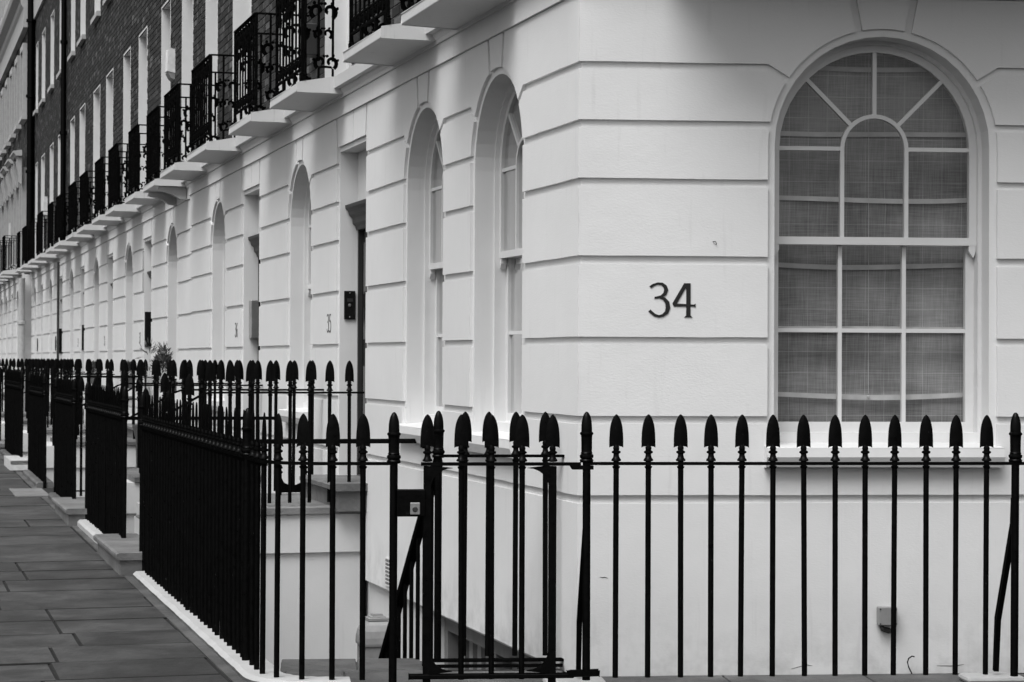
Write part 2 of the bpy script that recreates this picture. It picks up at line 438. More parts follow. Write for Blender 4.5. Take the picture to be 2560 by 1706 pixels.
        for f in folds:
            b = MB(); top = []; bot = []
            for i in range(25):
                x = x0 + (x1 - x0) * i / 24; u = i / 24 - 0.5
                sag = (0.010 + 0.008 * math.sin(f * 9)) * (1 - 4 * u * u) + 0.004 * math.sin(5 * x + f * 7)
                top.append((x, yc + 0.016, f + 0.013 - sag)); bot.append((x, yc + 0.02, f - 0.011 - sag * 1.15))
            b.add(top + bot, [(i, i + 1, 26 + i, 25 + i) for i in range(24)]); b.build('blind_hem', HEM, w, fr, smooth=True)
        b = MB(); b.tube([(xc + .002, yc + 0.035, zs + hw), (xc, yc + 0.035, 1.43)], 0.0014, 5); b.lathe([(1.405, .002), (1.408, .009), (1.418, .009), (1.421, .002)], 8, xc, yc + 0.035); b.build('blind_cord', HEM, w, fr)
    else:
        b = MB(); nx = 60; x0, x1 = xc - hw - 0.05, xc + hw + 0.05; vs_ = []
        for i in range(nx + 1):
            x = x0 + (x1 - x0) * i / nx; yy = yc - 0.05 + 0.03 * math.sin(i * 1.05) + 0.012 * math.sin(i * 2.3)
            vs_ += [(x, yy, zb - 0.05), (x, yy, zs + hw + 0.05)]
        b.add(vs_, [(2 * i, 2 * i + 2, 2 * i + 3, 2 * i + 1) for i in range(nx)]); b.build('curtain', CURTAIN, w, fr, smooth=True)
    # outer sill
    b = MB(); b.prism([(-0.3, 1.19), (0.0, 1.165), (0.07, 1.16), (0.075, 1.112), (0.055, 1.06), (0.0, 1.058), (-0.3, 1.058)], xc - hw - 0.055, xc + hw + 0.055, axis='x')
    b.build('sill', WHITE, w, fr, bevel=0.004)
    return w

# ------------------------------------------------------------------ channelled stucco storey
COURSES = [(0.0, 0.876), (0.916, 1.278), (1.318, 1.680), (1.719, 2.087), (2.131, 2.485), (2.525, 2.782), (2.821, 3.078)]
TOP0, TOP1 = 3.116, 3.462
MG = 0.038
OPB = 1.15
def arc_pts(xc, r, zs, a0, a1, n):
    return [(xc + r * math.cos(R(a0 + (a1 - a0) * i / n)), zs + r * math.sin(R(a0 + (a1 - a0) * i / n))) for i in range(n + 1)]
def stucco_storey(house, fr, x0, x1, ops, first=0.0, last=0.0, zdoor=0.5):
    """ops: ('arch', xa, xb) or ('door', xa, xb), ordered by x. x0 < x1."""
    holes = []
    for k, xa, xb in ops:
        xc, hw = (xa + xb) / 2, (xb - xa) / 2
        if k == 'arch': holes.append(arch(xc, hw, OPB, 3.268 - hw if hw > .52 else 3.243 - hw))
        else: holes.append([(xa, zdoor), (xb, zdoor), (xb, 3.2), (xa, 3.2)])
    b = MB(); b.prism([(x0 + first, 0.0), (x1 - last, 0.0), (x1 - last, 3.60), (x0 + first, 3.60)], -0.34, -0.02, holes, back=False)
    b.build('wall', STUCCO, house, fr)
    def blk(poly, nm='stucco_block'):
        m = MB(); m.prism(jit(poly), -0.024, 0.0, back=False); m.build(nm, STUCCO, house, fr, bevel=0.0)
    # piers between openings
    edges = [(None, x0, x0)] + list(ops) + [(None, x1, x1)]
    for i in range(len(edges) - 1):
        L, Rr = edges[i], edges[i + 1]
        xl = L[2] + (MG if L[0] else 0); xr = Rr[1] - (MG if Rr[0] else 0)
        for ci, (za, zb) in enumerate(COURSES):
            if ci == 0: continue
            left = [(xl, zb), (xl, za)]; right = [(xr, za), (xr, zb)]
            if L[0] == 'arch':
                hw = (L[2] - L[1]) / 2; xc = (L[1] + L[2]) / 2; r = hw + MG; zs = 3.268 - hw if hw > .52 else 3.243 - hw
                if ci == 6:
                    a1 = math.degrees(math.asin(min(1, (za - zs) / r)))
                    left = [(xl + .002, zb)] + arc_pts(xc, r, zs, 31.5, a1, 5)
                elif ci == 5 and zb > zs:
                    a0 = math.degrees(math.asin((zb - zs) / r)); left = arc_pts(xc, r, zs, a0, 0, 3) + [(xl, za)]
            if Rr[0] == 'arch':
                hw = (Rr[2] - Rr[1]) / 2; xc = (Rr[1] + Rr[2]) / 2; r = hw + MG; zs = 3.268 - hw if hw > .52 else 3.243 - hw
                if ci == 6:
                    a1 = math.degrees(math.asin(min(1, (za - zs) / r)))
                    right = arc_pts(xc, r, zs, 180 - a1, 180 - 31.5, 5) + [(xr - .002, zb)]
                elif ci == 5 and zb > zs:
                    a0 = math.degrees(math.asin((zb - zs) / r)); right = [(xr, za)] + arc_pts(xc, r, zs, 180, 180 - a0, 3)
            if ci == 1 and (L[0] != 'door' or Rr[0] != 'door'):
                # blocks run on below the sills: handled as one piece per pier, meeting under the opening
                if L[0] == 'arch': xm = (L[1] + L[2]) / 2 + 0.0; left = [(xl, zb), (xl, 1.06), (xm, 1.06), (xm, za)] if True else left
                if Rr[0] == 'arch': xm = (Rr[1] + Rr[2]) / 2; right = [(xm, za), (xm, 1.06), (xr, 1.06), (xr, zb)]
            blk(left + right)
        # frieze block above groove, running between keystones
        left = [(xl, TOP1), (xl, TOP0)]; right = [(xr, TOP0), (xr, TOP1)]
        if L[0]:
            xc = (L[1] + L[2]) / 2; hw = (L[2] - L[1]) / 2
            if L[0] == 'arch':
                r = hw + MG; zs = 3.268 - hw if hw > .52 else 3.243 - hw
                k = 0.148 / r; ak = 90 - math.degrees(math.asin(k))
                left = [(xc + 0.180, TOP1)] + arc_pts(xc, r, zs, ak, 35, 8) + [(xl, TOP0)]
            else: left = [(xl + 0.03, TOP1), (xl, 3.2 + MG), (xl, TOP0)]
        if Rr[0]:
            xc = (Rr[1] + Rr[2]) / 2; hw = (Rr[2] - Rr[1]) / 2
            if Rr[0] == 'arch':
                r = hw + MG; zs = 3.268 - hw if hw > .52 else 3.243 - hw
                k = 0.148 / r; ak = 90 - math.degrees(math.asin(k))
                right = [(xr, TOP0)] + arc_pts(xc, r, zs, 145, 180 - ak, 8) + [(xc - 0.180, TOP1)]
            else: right = [(xr, TOP0), (xr, 3.2 + MG), (xr - 0.03, TOP1)]
        blk(left + right)
    for k, xa, xb in ops:
        xc, hw = (xa + xb) / 2, (xb - xa) / 2
        if k == 'arch':
            r = hw + MG; zs = 3.268 - hw if hw > .52 else 3.243 - hw; a = math.degrees(math.asin(0.110 / r))
            blk([(xc + 0.142, TOP1)] + [(xc - 0.142, TOP1)] + arc_pts(xc, r, zs, 90 + a, 90 - a, 4), 'keystone')
        else:
            for sx0, sx1 in ((-1, -0.16), (-0.13, 1)):
                a0 = xc + sx0 * (hw + 0.0); a1 = xc + sx1 * (hw + 0.0)
                e0 = -0.03 if sx0 == -1 else 0; e1 = 0.03 if sx1 == 1 else 0
                blk([(a0, 3.2 + MG), (a1, 3.2 + MG), (a1 + e1, TOP1), (a0 + e0, TOP1)], 'lintel_block')
    # plinth, broken only by doors
    xs = x0
    for k, xa, xb in ops + [('door', x1, x1)]:
        if k == 'door':
            if xa - xs > 0.05: blk([(xs, 0.876), (xs, 0.0), (xa - (MG if xa != x1 else 0), 0.0), (xa - (MG if xa != x1 else 0), 0.876)], 'plinth_block')
            xs = xb + MG
    # fascia, cove and ledge
    def run(nm, prof, mat):
        m = MB(); m.prism(prof, x0 + first * 0, x1, axis='x'); m.build(nm, mat, house, fr)
    run('fascia', [(-0.03, 3.464), (0.016, 3.464), (0.016, 3.592), (-0.03, 3.592)], STUCCO)
    run('upper_fascia', [(-0.03, 3.5925), (0.030, 3.5925), (0.034, 3.615), (0.052, 3.642), (0.056, 3.652), (-0.03, 3.652)], STUCCO)
    run('ledge', [(-0.14, 3.6525), (0.10, 3.6525), (0.104, 3.735), (-0.14, 3.758)], LEDGE)

# ------------------------------------------------------------------ brick storeys
BH = 0.0755
def brick_meshes():
    out = []
    for w in (0.2115, 0.1, 0.14):
        b = MB(); x, y, z = w / 2, 0.010, 0.0316
        b.add([(-x, -y, -z), (x, -y, -z), (x, -y, z), (-x, -y, z), (-x + .002, 0, -z + .002), (x - .002, 0, -z + .002), (x - .002, 0, z - .002), (-x + .002, 0, z - .002)],
              [(4, 5, 6, 7), (0, 1, 5, 4), (1, 2, 6, 5), (2, 3, 7, 6), (3, 0, 4, 7)])
        me = b.mesh('brick'); me.materials.append(BRICK); out.append((w, me))
    return out
BM = brick_meshes()
def brick_wall(house, fr, x0, x1, z0, z1, ops, yb, singles=300, near_first=True):
    """ops: list of (xa, xb, za, zb) openings. Flemish bond, first `singles` bricks are their own objects."""
    holes = [[(a - .018, za - .018), (b_ + .018, za - .018), (b_ + .018, zb + .018), (a - .018, zb + .018)] for a, b_, za, zb in ops]
    holes = [[(min(max(x, x0 + .002), x1 - .002), max(z, z0 + .002)) for x, z in h_] for h_ in holes]
    m = MB(); m.prism([(x0, z0), (x1, z0), (x1, z1), (x0, z1)], yb - 0.3, yb - 0.009, holes, back=False); m.build('brick_backing', MORTAR, house, fr)
    items = []
    nrow = int((z1 - z0) / BH)
    for j in range(nrow):
        z = z0 + (j + 0.5) * BH
        segs = [(x0, x1)]
        for a, b_, za, zb in ops:
            if za - 0.5 * BH < z < zb + 0.3 * BH:
                ns = []
                for p, q in segs:
                    if b_ <= p or a >= q: ns.append((p, q)); continue
                    if a > p: ns.append((p, a))
                    if b_ < q: ns.append((b_, q))
                segs = ns
        for p, q in segs:
            x = p + (0.005 if j % 2 else -0.056); k = j
            while x < q - 0.03:
                w = 0.225 if k % 2 else 0.1125
                a, b_ = max(x, p), min(x + w, q)
                if b_ - a > 0.03: items.append(((a + b_) / 2, z, b_ - a - 0.012))
                x += w; k += 1
    items.sort(key=lambda t: (round(t[0] * 1.2), t[1])) if near_first else None
    vis = [t for t in items if t[1] < 6.3]
    rest = [t for t in items if t[1] >= 6.3]
    solo, rest = vis[:singles], vis[singles:] + rest
    for x, z, w in solo:
        bw_, me = min(BM, key=lambda q: abs(q[0] - w))
        place('brick', me, None, house, fr @ Matrix.Translation((x, yb + random.uniform(-.002, .002), z + random.uniform(-.001, .001))) @ Matrix.Diagonal((w / bw_, 1, 1, 1)))
    m = MB()
    for x, z, w in rest:
        h, y = 0.0316, yb + random.uniform(-.002, .002); X = w / 2
        o = len(m.v)
        m.v += [(x - X, y - .01, z - h), (x + X, y - .01, z - h), (x + X, y - .01, z + h), (x - X, y - .01, z + h), (x - X, y, z - h), (x + X, y, z - h), (x + X, y, z + h), (x - X, y, z + h)]
        m.f += [tuple(i + o for i in f) for f in ((4, 5, 6, 7), (0, 1, 5, 4), (1, 2, 6, 5), (2, 3, 7, 6), (3, 0, 4, 7))]
    if m.v: m.build('brickwork', BRICK, house, fr, kind='stuff')
def upper_window(house, fr, xa, xb, za, zb, yb, sill=False):
    w = bpy.data.objects.new('upper_window', None); COL.objects.link(w); w.parent = house; ROOTM[w.name] = wm(house); w.empty_display_size = .1
    # painted plaster reveal
    b = MB()
    t = 0.022
    b.prism([(xa - t, za), (xb + t, za), (xb + t, zb + t), (xa - t, zb + t)], yb - 0.24, yb + 0.004, [[(xa, za - .001), (xb, za - .001), (xb, zb), (xa, zb)]], back=False)
    b.build('reveal', WHITE, w, fr)
    xc = (xa + xb) / 2; zm = (za + zb) / 2 + 0.25
    b = MB(); b.prism([(xa, za), (xb, za), (xb, zb), (xa, zb)], yb - 0.24, yb - 0.18, [[(xa + .06, za + .12), (xc - .02, za + .12), (xc - .02, zb - .06), (xa + .06, zb - .06)], [(xc + .02, za + .12), (xb - .06, za + .12), (xb - .06, zb - .06), (xc + .02, zb - .06)]])
    nb = 4
    for i in range(1, nb): z = za + .12 + (zb - za - .18) * i / nb; b.box(xa + .055, xb - .055, yb - .22, yb - .195, z - .01, z + .01)
    b.build('sash', WHITE, w, fr)
    b = MB(); b.add([(xa, yb - .208, za), (xb, yb - .208, za), (xb, yb - .208, zb), (xa, yb - .208, zb)], [(0, 1, 2, 3)]); b.build('pane', GLASS, w, fr)
    if sill:
        b = MB(); b.prism([(-.2, za + .01), (yb + .07, za - .005), (yb + .07, za - .085), (-.2, za - .085)], xa - .07, xb + .07, axis='x'); b.build('sill', FARWHITE, w, fr)

# ------------------------------------------------------------------ iron balcony over a window
def motif(b, x, z, s, y0, y1):
    """leafy cast scroll in the xz plane"""
    for sx in (-1, 1):
        pts = []
        for i in range(13):
            a = R(-60 + 25 * i); r = s * (0.52 - 0.032 * i)
            pts.append((x + sx * (s * 0.42 + r * math.cos(a)), z + r * math.sin(a)))
        b.ribbon(pts, [s * (0.30 - 0.010 * i) for i in range(13)], y0, y1)
        for a in (20, 70, 120):
            a = R(a); p = (x + sx * (s * .42 + .5 * s * math.cos(a)), z + .5 * s * math.sin(a)); q = (p[0] + sx * .22 * s * math.cos(a), p[1] + .22 * s * math.sin(a))
            b.ribbon([p, ((p[0] + q[0]) / 2, (p[1] + q[1]) / 2), q], [s * .16, s * .22, s * .06], y0, y1)
brs = random.Random(11)
def balcony(house, fr, xa, xb, proj=0.38, brackets=False, detail=True):
    bal = bpy.data.objects.new('balcony', None); COL.objects.link(bal); bal.parent = house; ROOTM[bal.name] = wm(house); bal.empty_display_size = .1
    b = MB(); b.prism([(0.0, 3.61), (proj, 3.622), (proj, 3.685), (0.0, 3.755)], xa, xb, axis='x'); b.build('slab', LEDGE, bal, fr, bevel=0.006)
    if brackets:
        for x in (xa + .12, xb - .12):
            m = MB(); m.prism([(0.02, 3.61), (proj - .06, 3.612), (proj - .04, 3.57), (proj - .12, 3.55), (.2, 3.53), (.1, 3.47), (.02, 3.46)], x - .05, x + .05, axis='x'); m.build('bracket', FARWHITE, bal, fr)
    y = proj - 0.045; a0, a1 = xa + 0.04, xb - 0.04; zt = 4.54; zs = 3.70
    b = MB()
    b.bar((a0, y, zt), (a1, y, zt), .034, .014)
    b.bar((a0, y, zs + .10), (a1, y, zs + .10), .022, .014); b.bar((a0, y, zs + .20), (a1, y, zs + .20), .014, .012)
    for x in (a0, a1): b.box(x - .012, x + .012, y - .012, y + .012, zs - .01, zt)
    n = max(5, int((a1 - a0) / .135)); st = (a1 - a0) / n
    for i in range(1, n): x = a0 + st * i; b.tube([(x, y, zs + .10), (x, y, zt)], .0082, 6)
    for x in (a0 + (a1 - a0) * .3, a0 + (a1 - a0) * .7): b.box(x - .016, x + .016, y - .01, y + .01, zs - .01, zs + .1)
    if detail:
        k = max(3, int((a1 - a0) / .27)); s2 = (a1 - a0) / k
        for i in range(k):
            x = a0 + s2 * (i + .5)
            motif(b, x + brs.uniform(-.1, .1), zt - brs.uniform(.2, .36), brs.uniform(.05, .09), y - .011, y + .011)
            motif(b, x, zt - .12, .13, y - .012, y + .012)
        for i in range(n): x = a0 + st * (i + .5); motif(b, x, zs + .15, .052, y - .008, y + .008)
        for x in (a0, a1): motif(b, x, zs + .03, .05, y - .01, y + .01)
    b.build('front_panel', IRON, bal, fr)
    for x in (a0, a1):
        b = MB(); yw = -0.12
        b.bar((x, y, zt), (x, yw, zt), .03, .014)
        ym = (y + 0.02) / 2 - .02
        for yy in (ym + .055, ym - .055): b.tube([(x, yy, zs + .16), (x, yy, zt)], .010, 6)
        for yy, d in ((ym + .055, 1), (ym - .055, -1)): b.tube([(x, yy - .0, zs - .005), (x, yy, zs + .10), (x, yy - d * .012, zs + .115), (x, ym, zs + .118)], .0095, 6)
        if detail:
            mm = MB(); motif(mm, ym, zs + .15, .095, -.010, .010); motif(mm, ym + .02, zt - .30, .11, -.010, .010); motif(mm, ym + .02, zt - .47, .075, -.010, .010)
            b.add([(x + p[1], p[0], p[2]) for p in mm.v], mm.f)
        b.build('side_panel', IRON, bal, fr)

# ------------------------------------------------------------------ doorway
def doorway(house, fr, xa, xb, sill=0.5, deep=0.18):
    d = bpy.data.objects.new('door', None); COL.objects.link(d); d.parent = house; ROOTM[d.name] = wm(house); d.empty_display_size = .1
    xc = (xa + xb) / 2; y = -deep
    b = MB(); b.prism([(xa - .02, sill), (xb + .02, sill), (xb + .02, 3.22), (xa - .02, 3.22)], y - .1, y + .02, [[(xa + .03, sill + .01), (xb - .03, sill + .01), (xb - .03, 2.60), (xa + .03, 2.60)]])
    b.build('door_frame', HOOD, d, fr)
    b = MB(); b.box(xa + .001, xb - .001, y - .02, y + .0215, 2.812, 3.199); b.build('overdoor_panel', WHITE, d, fr)
    b = MB(); b.prism([(y + .0205, 2.60), (y + .034, 2.60), (y + .040, 2.63), (y + .062, 2.65), (y + .066, 2.69), (y + .092, 2.715), (y + .098, 2.745), (y + .120, 2.765), (y + .122, 2.79), (y + .0205, 2.81)], xa + .003, xb - .003, axis='x'); b.build('door_cornice', HOOD, d, fr)
    b = MB(); b.box(xa + .03, xb - .03, y - .07, y - .01, sill + .003, 2.60)
    for zz in ((sill + .3, sill + .85), (sill + 1.05, 2.0), (2.1, 2.5)):
        for sx in (-1, 1):
            x0, x1 = sorted((xc + sx * .05, xc + sx * (xb - xc - .13))); b.box(x0, x1, y - .014, y + .002, *zz)
    b.build('door_leaf', BLACKDOOR, d, fr, bevel=.004)
    b = MB(); b.lathe([(-.02, .012), (0, .03), (.02, .032), (.035, .015)], 10); b.v = [(xc + p[0], y + .0 + p[2], sill + .95 + p[1]) for p in b.v]; b.build('door_knob', STEEL, d, fr, smooth=True)
    b = MB(); b.box(xa + .001, xb - .001, y - .1, -.03, sill - .2, sill + .002); b.prism([(-.03, sill + .002), (.24, sill + .002), (.262, sill - .01), (.262, sill - .04), (.24, sill - .052), (-.03, sill - .052)], xa - .14, xb + .14, axis='x'); b.box(xa - .11, xb + .11, -.03, .22, sill - .2, sill - .0525)
    b.build('doorstep', STEP, d, fr)

# ------------------------------------------------------------------ painted numerals
D3a = [(1170, 437), (1192, 421), (1222, 411), (1252, 414), (1274, 432), (1281, 456), (1272, 482), (1248, 500), (1216, 508), (1199, 509)]
D3aw = [18, 16, 15, 19, 26, 29, 25, 18, 15, 14]
D3b = [(1236, 507), (1266, 515), (1289, 543), (1294, 577), (1284, 610), (1258, 631), (1230, 637), (1202, 629), (1179, 611), (1164, 597)]
D3bw = [14, 22, 30, 32, 27, 19, 17, 19, 20, 19]
def numeral(b, ch, x, z, h, y0=0.0, y1=0.0035, sq=1.0, wt=1.0):
    """glyph drawn rightwards from x (x decreases to the right), height h; returns advance"""
    P = lambda q: (x - (q[0] - 1158) / 240 * h * sq, z + (645 - q[1]) / 240 * h)
    W = lambda ws: [w * wt / 240 * h for w in ws]
    if ch == '3': b.ribbon([P(q) for q in D3a], W(D3aw), y0, y1); b.ribbon([P(q) for q in D3b], W(D3bw), y0, y1 + .0002); return .69 * h * sq
    o = 1158
    if ch == '4':
        b.prism([P(q) for q in ((o + 82, 408), (o + 125, 408), (o + 125, 640), (o + 95, 640), (o + 95, 455))], y0, y1)
        b.prism([P(q) for q in ((o + 80, 408), (o + 104, 418), (o + 28, 552), (o + 2, 558), (o, 546))], y0, y1 + .0002)
        b.prism([P(q) for q in ((o, 546), (o + 150, 555), (o + 160, 548), (o + 160, 574), (o + 150, 567), (o + 8, 568))], y0, y1 + .0004)
        b.prism([P(q) for q in ((o + 95, 630), (o + 125, 630), (o + 138, 642), (o + 82, 642))], y0, y1 + .0006); return .74 * h * sq
    seg = {'5': [[(o + 130, 415), (o + 40, 415)], [(o + 42, 410), (o + 34, 500)], [(o + 32, 500), (o + 80, 490), (o + 125, 520), (o + 135, 570), (o + 110, 620), (o + 60, 638), (o + 10, 618)]],
           '6': [[(o + 130, 412), (o + 70, 440), (o + 25, 510), (o + 18, 575), (o + 45, 625), (o + 85, 636), (o + 128, 605), (o + 132, 555), (o + 100, 515), (o + 55, 515), (o + 25, 545)]],
           '7': [[(o + 5, 415), (o + 140, 415)], [(o + 138, 412), (o + 90, 520), (o + 50, 640)]],
           '8': [[(o + 75, 520), (o + 30, 490), (o + 25, 440), (o + 70, 410), (o + 118, 435), (o + 118, 485), (o + 75, 520), (o + 22, 560), (o + 25, 615), (o + 75, 638), (o + 125, 612), (o + 128, 560), (o + 75, 520)]],
           '9': [[(o + 18, 632), (o + 80, 600), (o + 125, 530), (o + 130, 465), (o + 100, 415), (o + 60, 412), (o + 22, 445), (o + 20, 495), (o + 55, 530), (o + 95, 525), (o + 125, 495)]],
           '0': [[(o + 75, 410), (o + 25, 450), (o + 18, 525), (o + 28, 600), (o + 75, 638), (o + 122, 600), (o + 130, 525), (o + 122, 450), (o + 75, 410)]]}[ch]
    for i, s_ in enumerate(seg): b.ribbon([P(q) for q in s_], 14 / 240 * h, y0, y1 + .0002 * i)
    return .70 * h * sq
def number(house, fr, txt, x, z, h, sq=1.0, mat=None):
    b = MB(); p = x
    for c in txt: p -= numeral(b, c, p, z, h, 0.0005, 0.003, sq, .62)
    b.build('house_number', mat or NUM, house, fr)

# ------------------------------------------------------------------ ground
ZG = lambda s: 0.055 if s <= 0 else 0.055 + 0.007 * s
def sloped(b, x0, x1, y0, y1, dz0, dz1, n=1):
    for i in range(n):
        a, c = x0 + (x1 - x0) * i / n, x0 + (x1 - x0) * (i + 1) / n
        v = [(a, y0, ZG(a) + dz0), (c, y0, ZG(c) + dz0), (c, y1, ZG(c) + dz0), (a, y1, ZG(a) + dz0), (a, y0, ZG(a) + dz1), (c, y0, ZG(c) + dz1), (c, y1, ZG(c) + dz1), (a, y1, ZG(a) + dz1)]
        b.add(v, [(0, 3, 2, 1), (4, 5, 6, 7), (0, 1, 5, 4), (1, 2, 6, 5), (2, 3, 7, 6), (3, 0, 4, 7)])
b = MB(); b.add([(-400, -400, -2.31), (400, -400, -2.31), (400, 400, -2.31), (-400, 400, -2.31)], [(0, 1, 2, 3)]); tag(b.build('ground', ASPH), kind='structure')
b = MB(); sloped(b, -60, 0, 5.2, 40, -2.3, -0.13); sloped(b, 0, 140, 5.2, 40, -2.3, -0.13); tag(b.build('road', ASPH, None, FS), kind='structure')
b = MB(); b.prism([(-60, 3.4), (3.2, 3.4), (3.2, 60), (-60, 60)], -2.3, -0.135, axis='z'); b.build('road_side', ASPH, None, FF); tag(bpy.data.objects['road_side'], kind='structure')

pave = root('pavement', FS, (0, 3, 0), kind='structure')
b = MB(); sloped(b, -5, 0.0, 1.5, 5.2, -2.3, -0.010); sloped(b, 0.0, 140, 1.5, 5.2, -2.3, -0.010, 1); b.build('bed', JOINT, pave, FS)
b = MB(); b.prism([(-9, 0.6), (1.7, 0.6), (1.7, 3.4), (-9, 3.4)], -2.3, -0.02, axis='z'); b.build('bed', JOINT, pave, FF)
rs = random.Random(3)
ROWS = [-.9, -.35, .17, .736, 1.302, 1.834, 2.418, 2.985, 3.485, 3.98, 4.651, 5.235, 5.867, 6.551, 7.295, 8.108, 9.0, 9.75, 10.5, 11.456, 12.2]
s = -0.9
cnt = 0
ri_ = 0
while s < 44:
    ri_ += 1
    w = ROWS[ri_] - s if ri_ < len(ROWS) else .8
    v = 1.745 + rs.uniform(0, 0.03)
    while v < 4.95:
        Ln = rs.uniform(0.55, 1.15) * (.6 if v < 1.9 and rs.random() < .35 else 1)
        e = min(v + Ln, 5.0)
        if e - v > .12:
            g = 0.0045; t = rs.uniform(-.003, .003); tl = rs.uniform(-.003, .003)
            x0, x1, y0, y1 = s + g, s + w - g, v + g, e - g
            za, zb = ZG(x0) + t, ZG(x1) + t + tl
            m = MB(); c_ = .006
            m.add([(x0, y0, za - .05), (x1, y0, zb - .05), (x1, y1, zb - .05), (x0, y1, za - .05), (x0, y0, za - c_), (x1, y0, zb - c_), (x1, y1, zb - c_), (x0, y1, za - c_), (x0 + c_, y0 + c_, za), (x1 - c_, y0 + c_, zb), (x1 - c_, y1 - c_, zb), (x0 + c_, y1 - c_, za)],
                  [(0, 1, 5, 4), (1, 2, 6, 5), (2, 3, 7, 6), (3, 0, 4, 7), (4, 5, 9, 8), (5, 6, 10, 9), (6, 7, 11, 10), (7, 4, 8, 11), (8, 9, 10, 11)])
            o = m.build('paving_slab', PAVE, pave, FS); cnt += 1; o.data.materials.append(JOINT)
            for f_ in o.data.polygons[:8]: f_.material_index = 1
        v = e
        if s > 14 and v > 2.9: break
    s += w
b = MB(); sloped(b, -5, 0, 5.0, 5.2, -2.3, 0.0); sloped(b, 0, 140, 5.0, 5.2, -2.3, 0.0); b.build('kerb', LAND, pave, FS)
for i in range(16):
    y0 = .76 + (i % 4) * .66; x0 = 1.15 - (i // 4) * .9
    m = MB(); m.box(x0 - .894, x0, y0, y0 + .654, -.05, 0); m.build('paving_slab', PAVE, pave, FF)

# gutter of mortar and grit along the kerb
b = MB(); sloped(b, -.35, 40, 1.68, 1.755, -.05, -.004); b.build('mortar_fillet', LAND, pave, FS)

# area floor
b = MB(); b.prism([(0.05, 0.0), (60, 0.0), (60, 1.56), (0.05, 1.56)], -2.3, -2.2, axis='z'); tag(b.build('area_floor', LAND, None, FS), kind='structure')

# landing behind the gate
land = root('landing', FF, (0.7, 0, 0), kind='structure')
b = MB(); b.prism([(-6, .74), (1.44, .74), (1.50, -.69), (0.75, -.70), (0.75, -.25), (0.02, -.25), (-0.02, 0.02), (-6, 0.02)], -2.25, -0.012, axis='z'); b.build('bed', LAND, land, FF)
def slab(x0, x1, y0, y1, z=0.004):
    m = MB(); m.box(x0 + .004, x1 - .004, y0 + .004, y1 - .004, z - .06, z); m.build('landing_slab', LAND, land, FF, bevel=.006)
slab(.76, 1.10, -.705, -.30); slab(1.10, 1.50, -.705, -.25); slab(.05, .76, -.26, .18); slab(.76, 1.17, -.30, .18, .002); slab(1.17, 1.47, -.25, .3, .005)
slab(.04, .62, .18, .53); slab(.62, 1.17, .18, .53, .006); slab(1.17, 1.4, .3, .53)
for i in range(9):
    x = -.02 - i * .72; slab(x - .72, x, .025, .53, rs.uniform(0, .006))

# ------------------------------------------------------------------ kerb below the railings
def railpath():
    P = Vector((-1.131, 10.167, 0)); uS = FS.to_3x3() @ Vector((1, 0, 0)); uF = FF.to_3x3() @ Vector((-1, 0, 0))
    a = .30; pts = []
    A, B = P + uS * a, P + uF * a
    for i in range(13):
        t = i / 12; pts.append(A * (1 - t) ** 2 + P * 2 * t * (1 - t) + B * t * t)
    return pts, P, uS, uF
CURVE, PC, US, UF = railpath()
def walk(pts, d0, step, n):
    """points at arclength d0, d0+step ... with tangents"""
    out = []; L = [0]
    for i in range(1, len(pts)): L.append(L[-1] + (pts[i] - pts[i - 1]).length)
    for k in range(n):
        d = d0 + step * k
        if d > L[-1]: break
        i = max(j for j in range(len(L)) if L[j] <= d); i = min(i, len(pts) - 2)
        t = (d - L[i]) / (L[i + 1] - L[i]); out.append((pts[i].lerp(pts[i + 1], t), (pts[i + 1] - pts[i]).normalized()))
    return out
def strip(pts, wo, wi, z0f, z1f):
    """kerb following a path; wo outwards (street side), wi inwards"""
    m = MB(); n = len(pts); q = []
    for i, p in enumerate(pts):
        t = (pts[min(i + 1, n - 1)] - pts[max(i - 1, 0)]).normalized(); nn = Vector((t.y, -t.x, 0))
        q.append((p, nn))
    vs_ = []
    for p, nn in q:
        wo_ = wo; wo = wo_ + random.uniform(-.002, .002)
        o_, i_ = p + nn * wo, p - nn * wi; z0, z1 = z0f(p), z1f(p)
        o2 = p + nn * (wo - .02 + random.uniform(-.003, .002)); z1 += random.uniform(-.0015, .0015); wo = wo_
        vs_ += [(o_.x, o_.y, z0), (o_.x, o_.y, z1 - .02), (o2.x, o2.y, z1), (i_.x, i_.y, z1), (i_.x, i_.y, z0)]
    fs_ = []
    for i in range(n - 1):
        for k in range(4): fs_.append((i * 5 + k, i * 5 + k + 1, (i + 1) * 5 + k + 1, (i + 1) * 5 + k))
    fs_ += [(0, 1, 2, 3, 4), tuple((n - 1) * 5 + k for k in range(5))]
    m.add(vs_, fs_); return m
def spt(s_, v=1.62): return FS @ Vector((s_, v, 0))
def fpt(x, v=.63): return FF @ Vector((x, v, 0))
def zs_of(p): return ZG((SINV @ p).x)
kb = root('stone_kerb', FS, (0, 1.62, 0), 'white painted stone kerb curving round the corner under the railing', 'kerb', 'kerbs under the railings')
path = [spt(4.74 - .08 * i) for i in range(58)] + CURVE + [fpt(1.15)]
strip(path, .078, .10, lambda p: -2.2, lambda p: .034 + zs_of(p)).build('kerb_stone', KERBW, kb, I4).data.materials.append(LAND)
for f_ in bpy.data.objects['kerb_stone'].data.polygons:
    if f_.index % 4 == 0 and f_.index < len(bpy.data.objects['kerb_stone'].data.polygons) - 2: f_.material_index = 1
kb2 = root('stone_kerb', FF, (-2, .63, 0), 'low stone kerb under the railing facing the arched window', 'kerb', 'kerbs under the railings')
strip([fpt(.9 - .3 * i) for i in range(25)], .11, .10, lambda p: -.3, lambda p: .02).build('kerb_stone', LAND, kb2, I4)

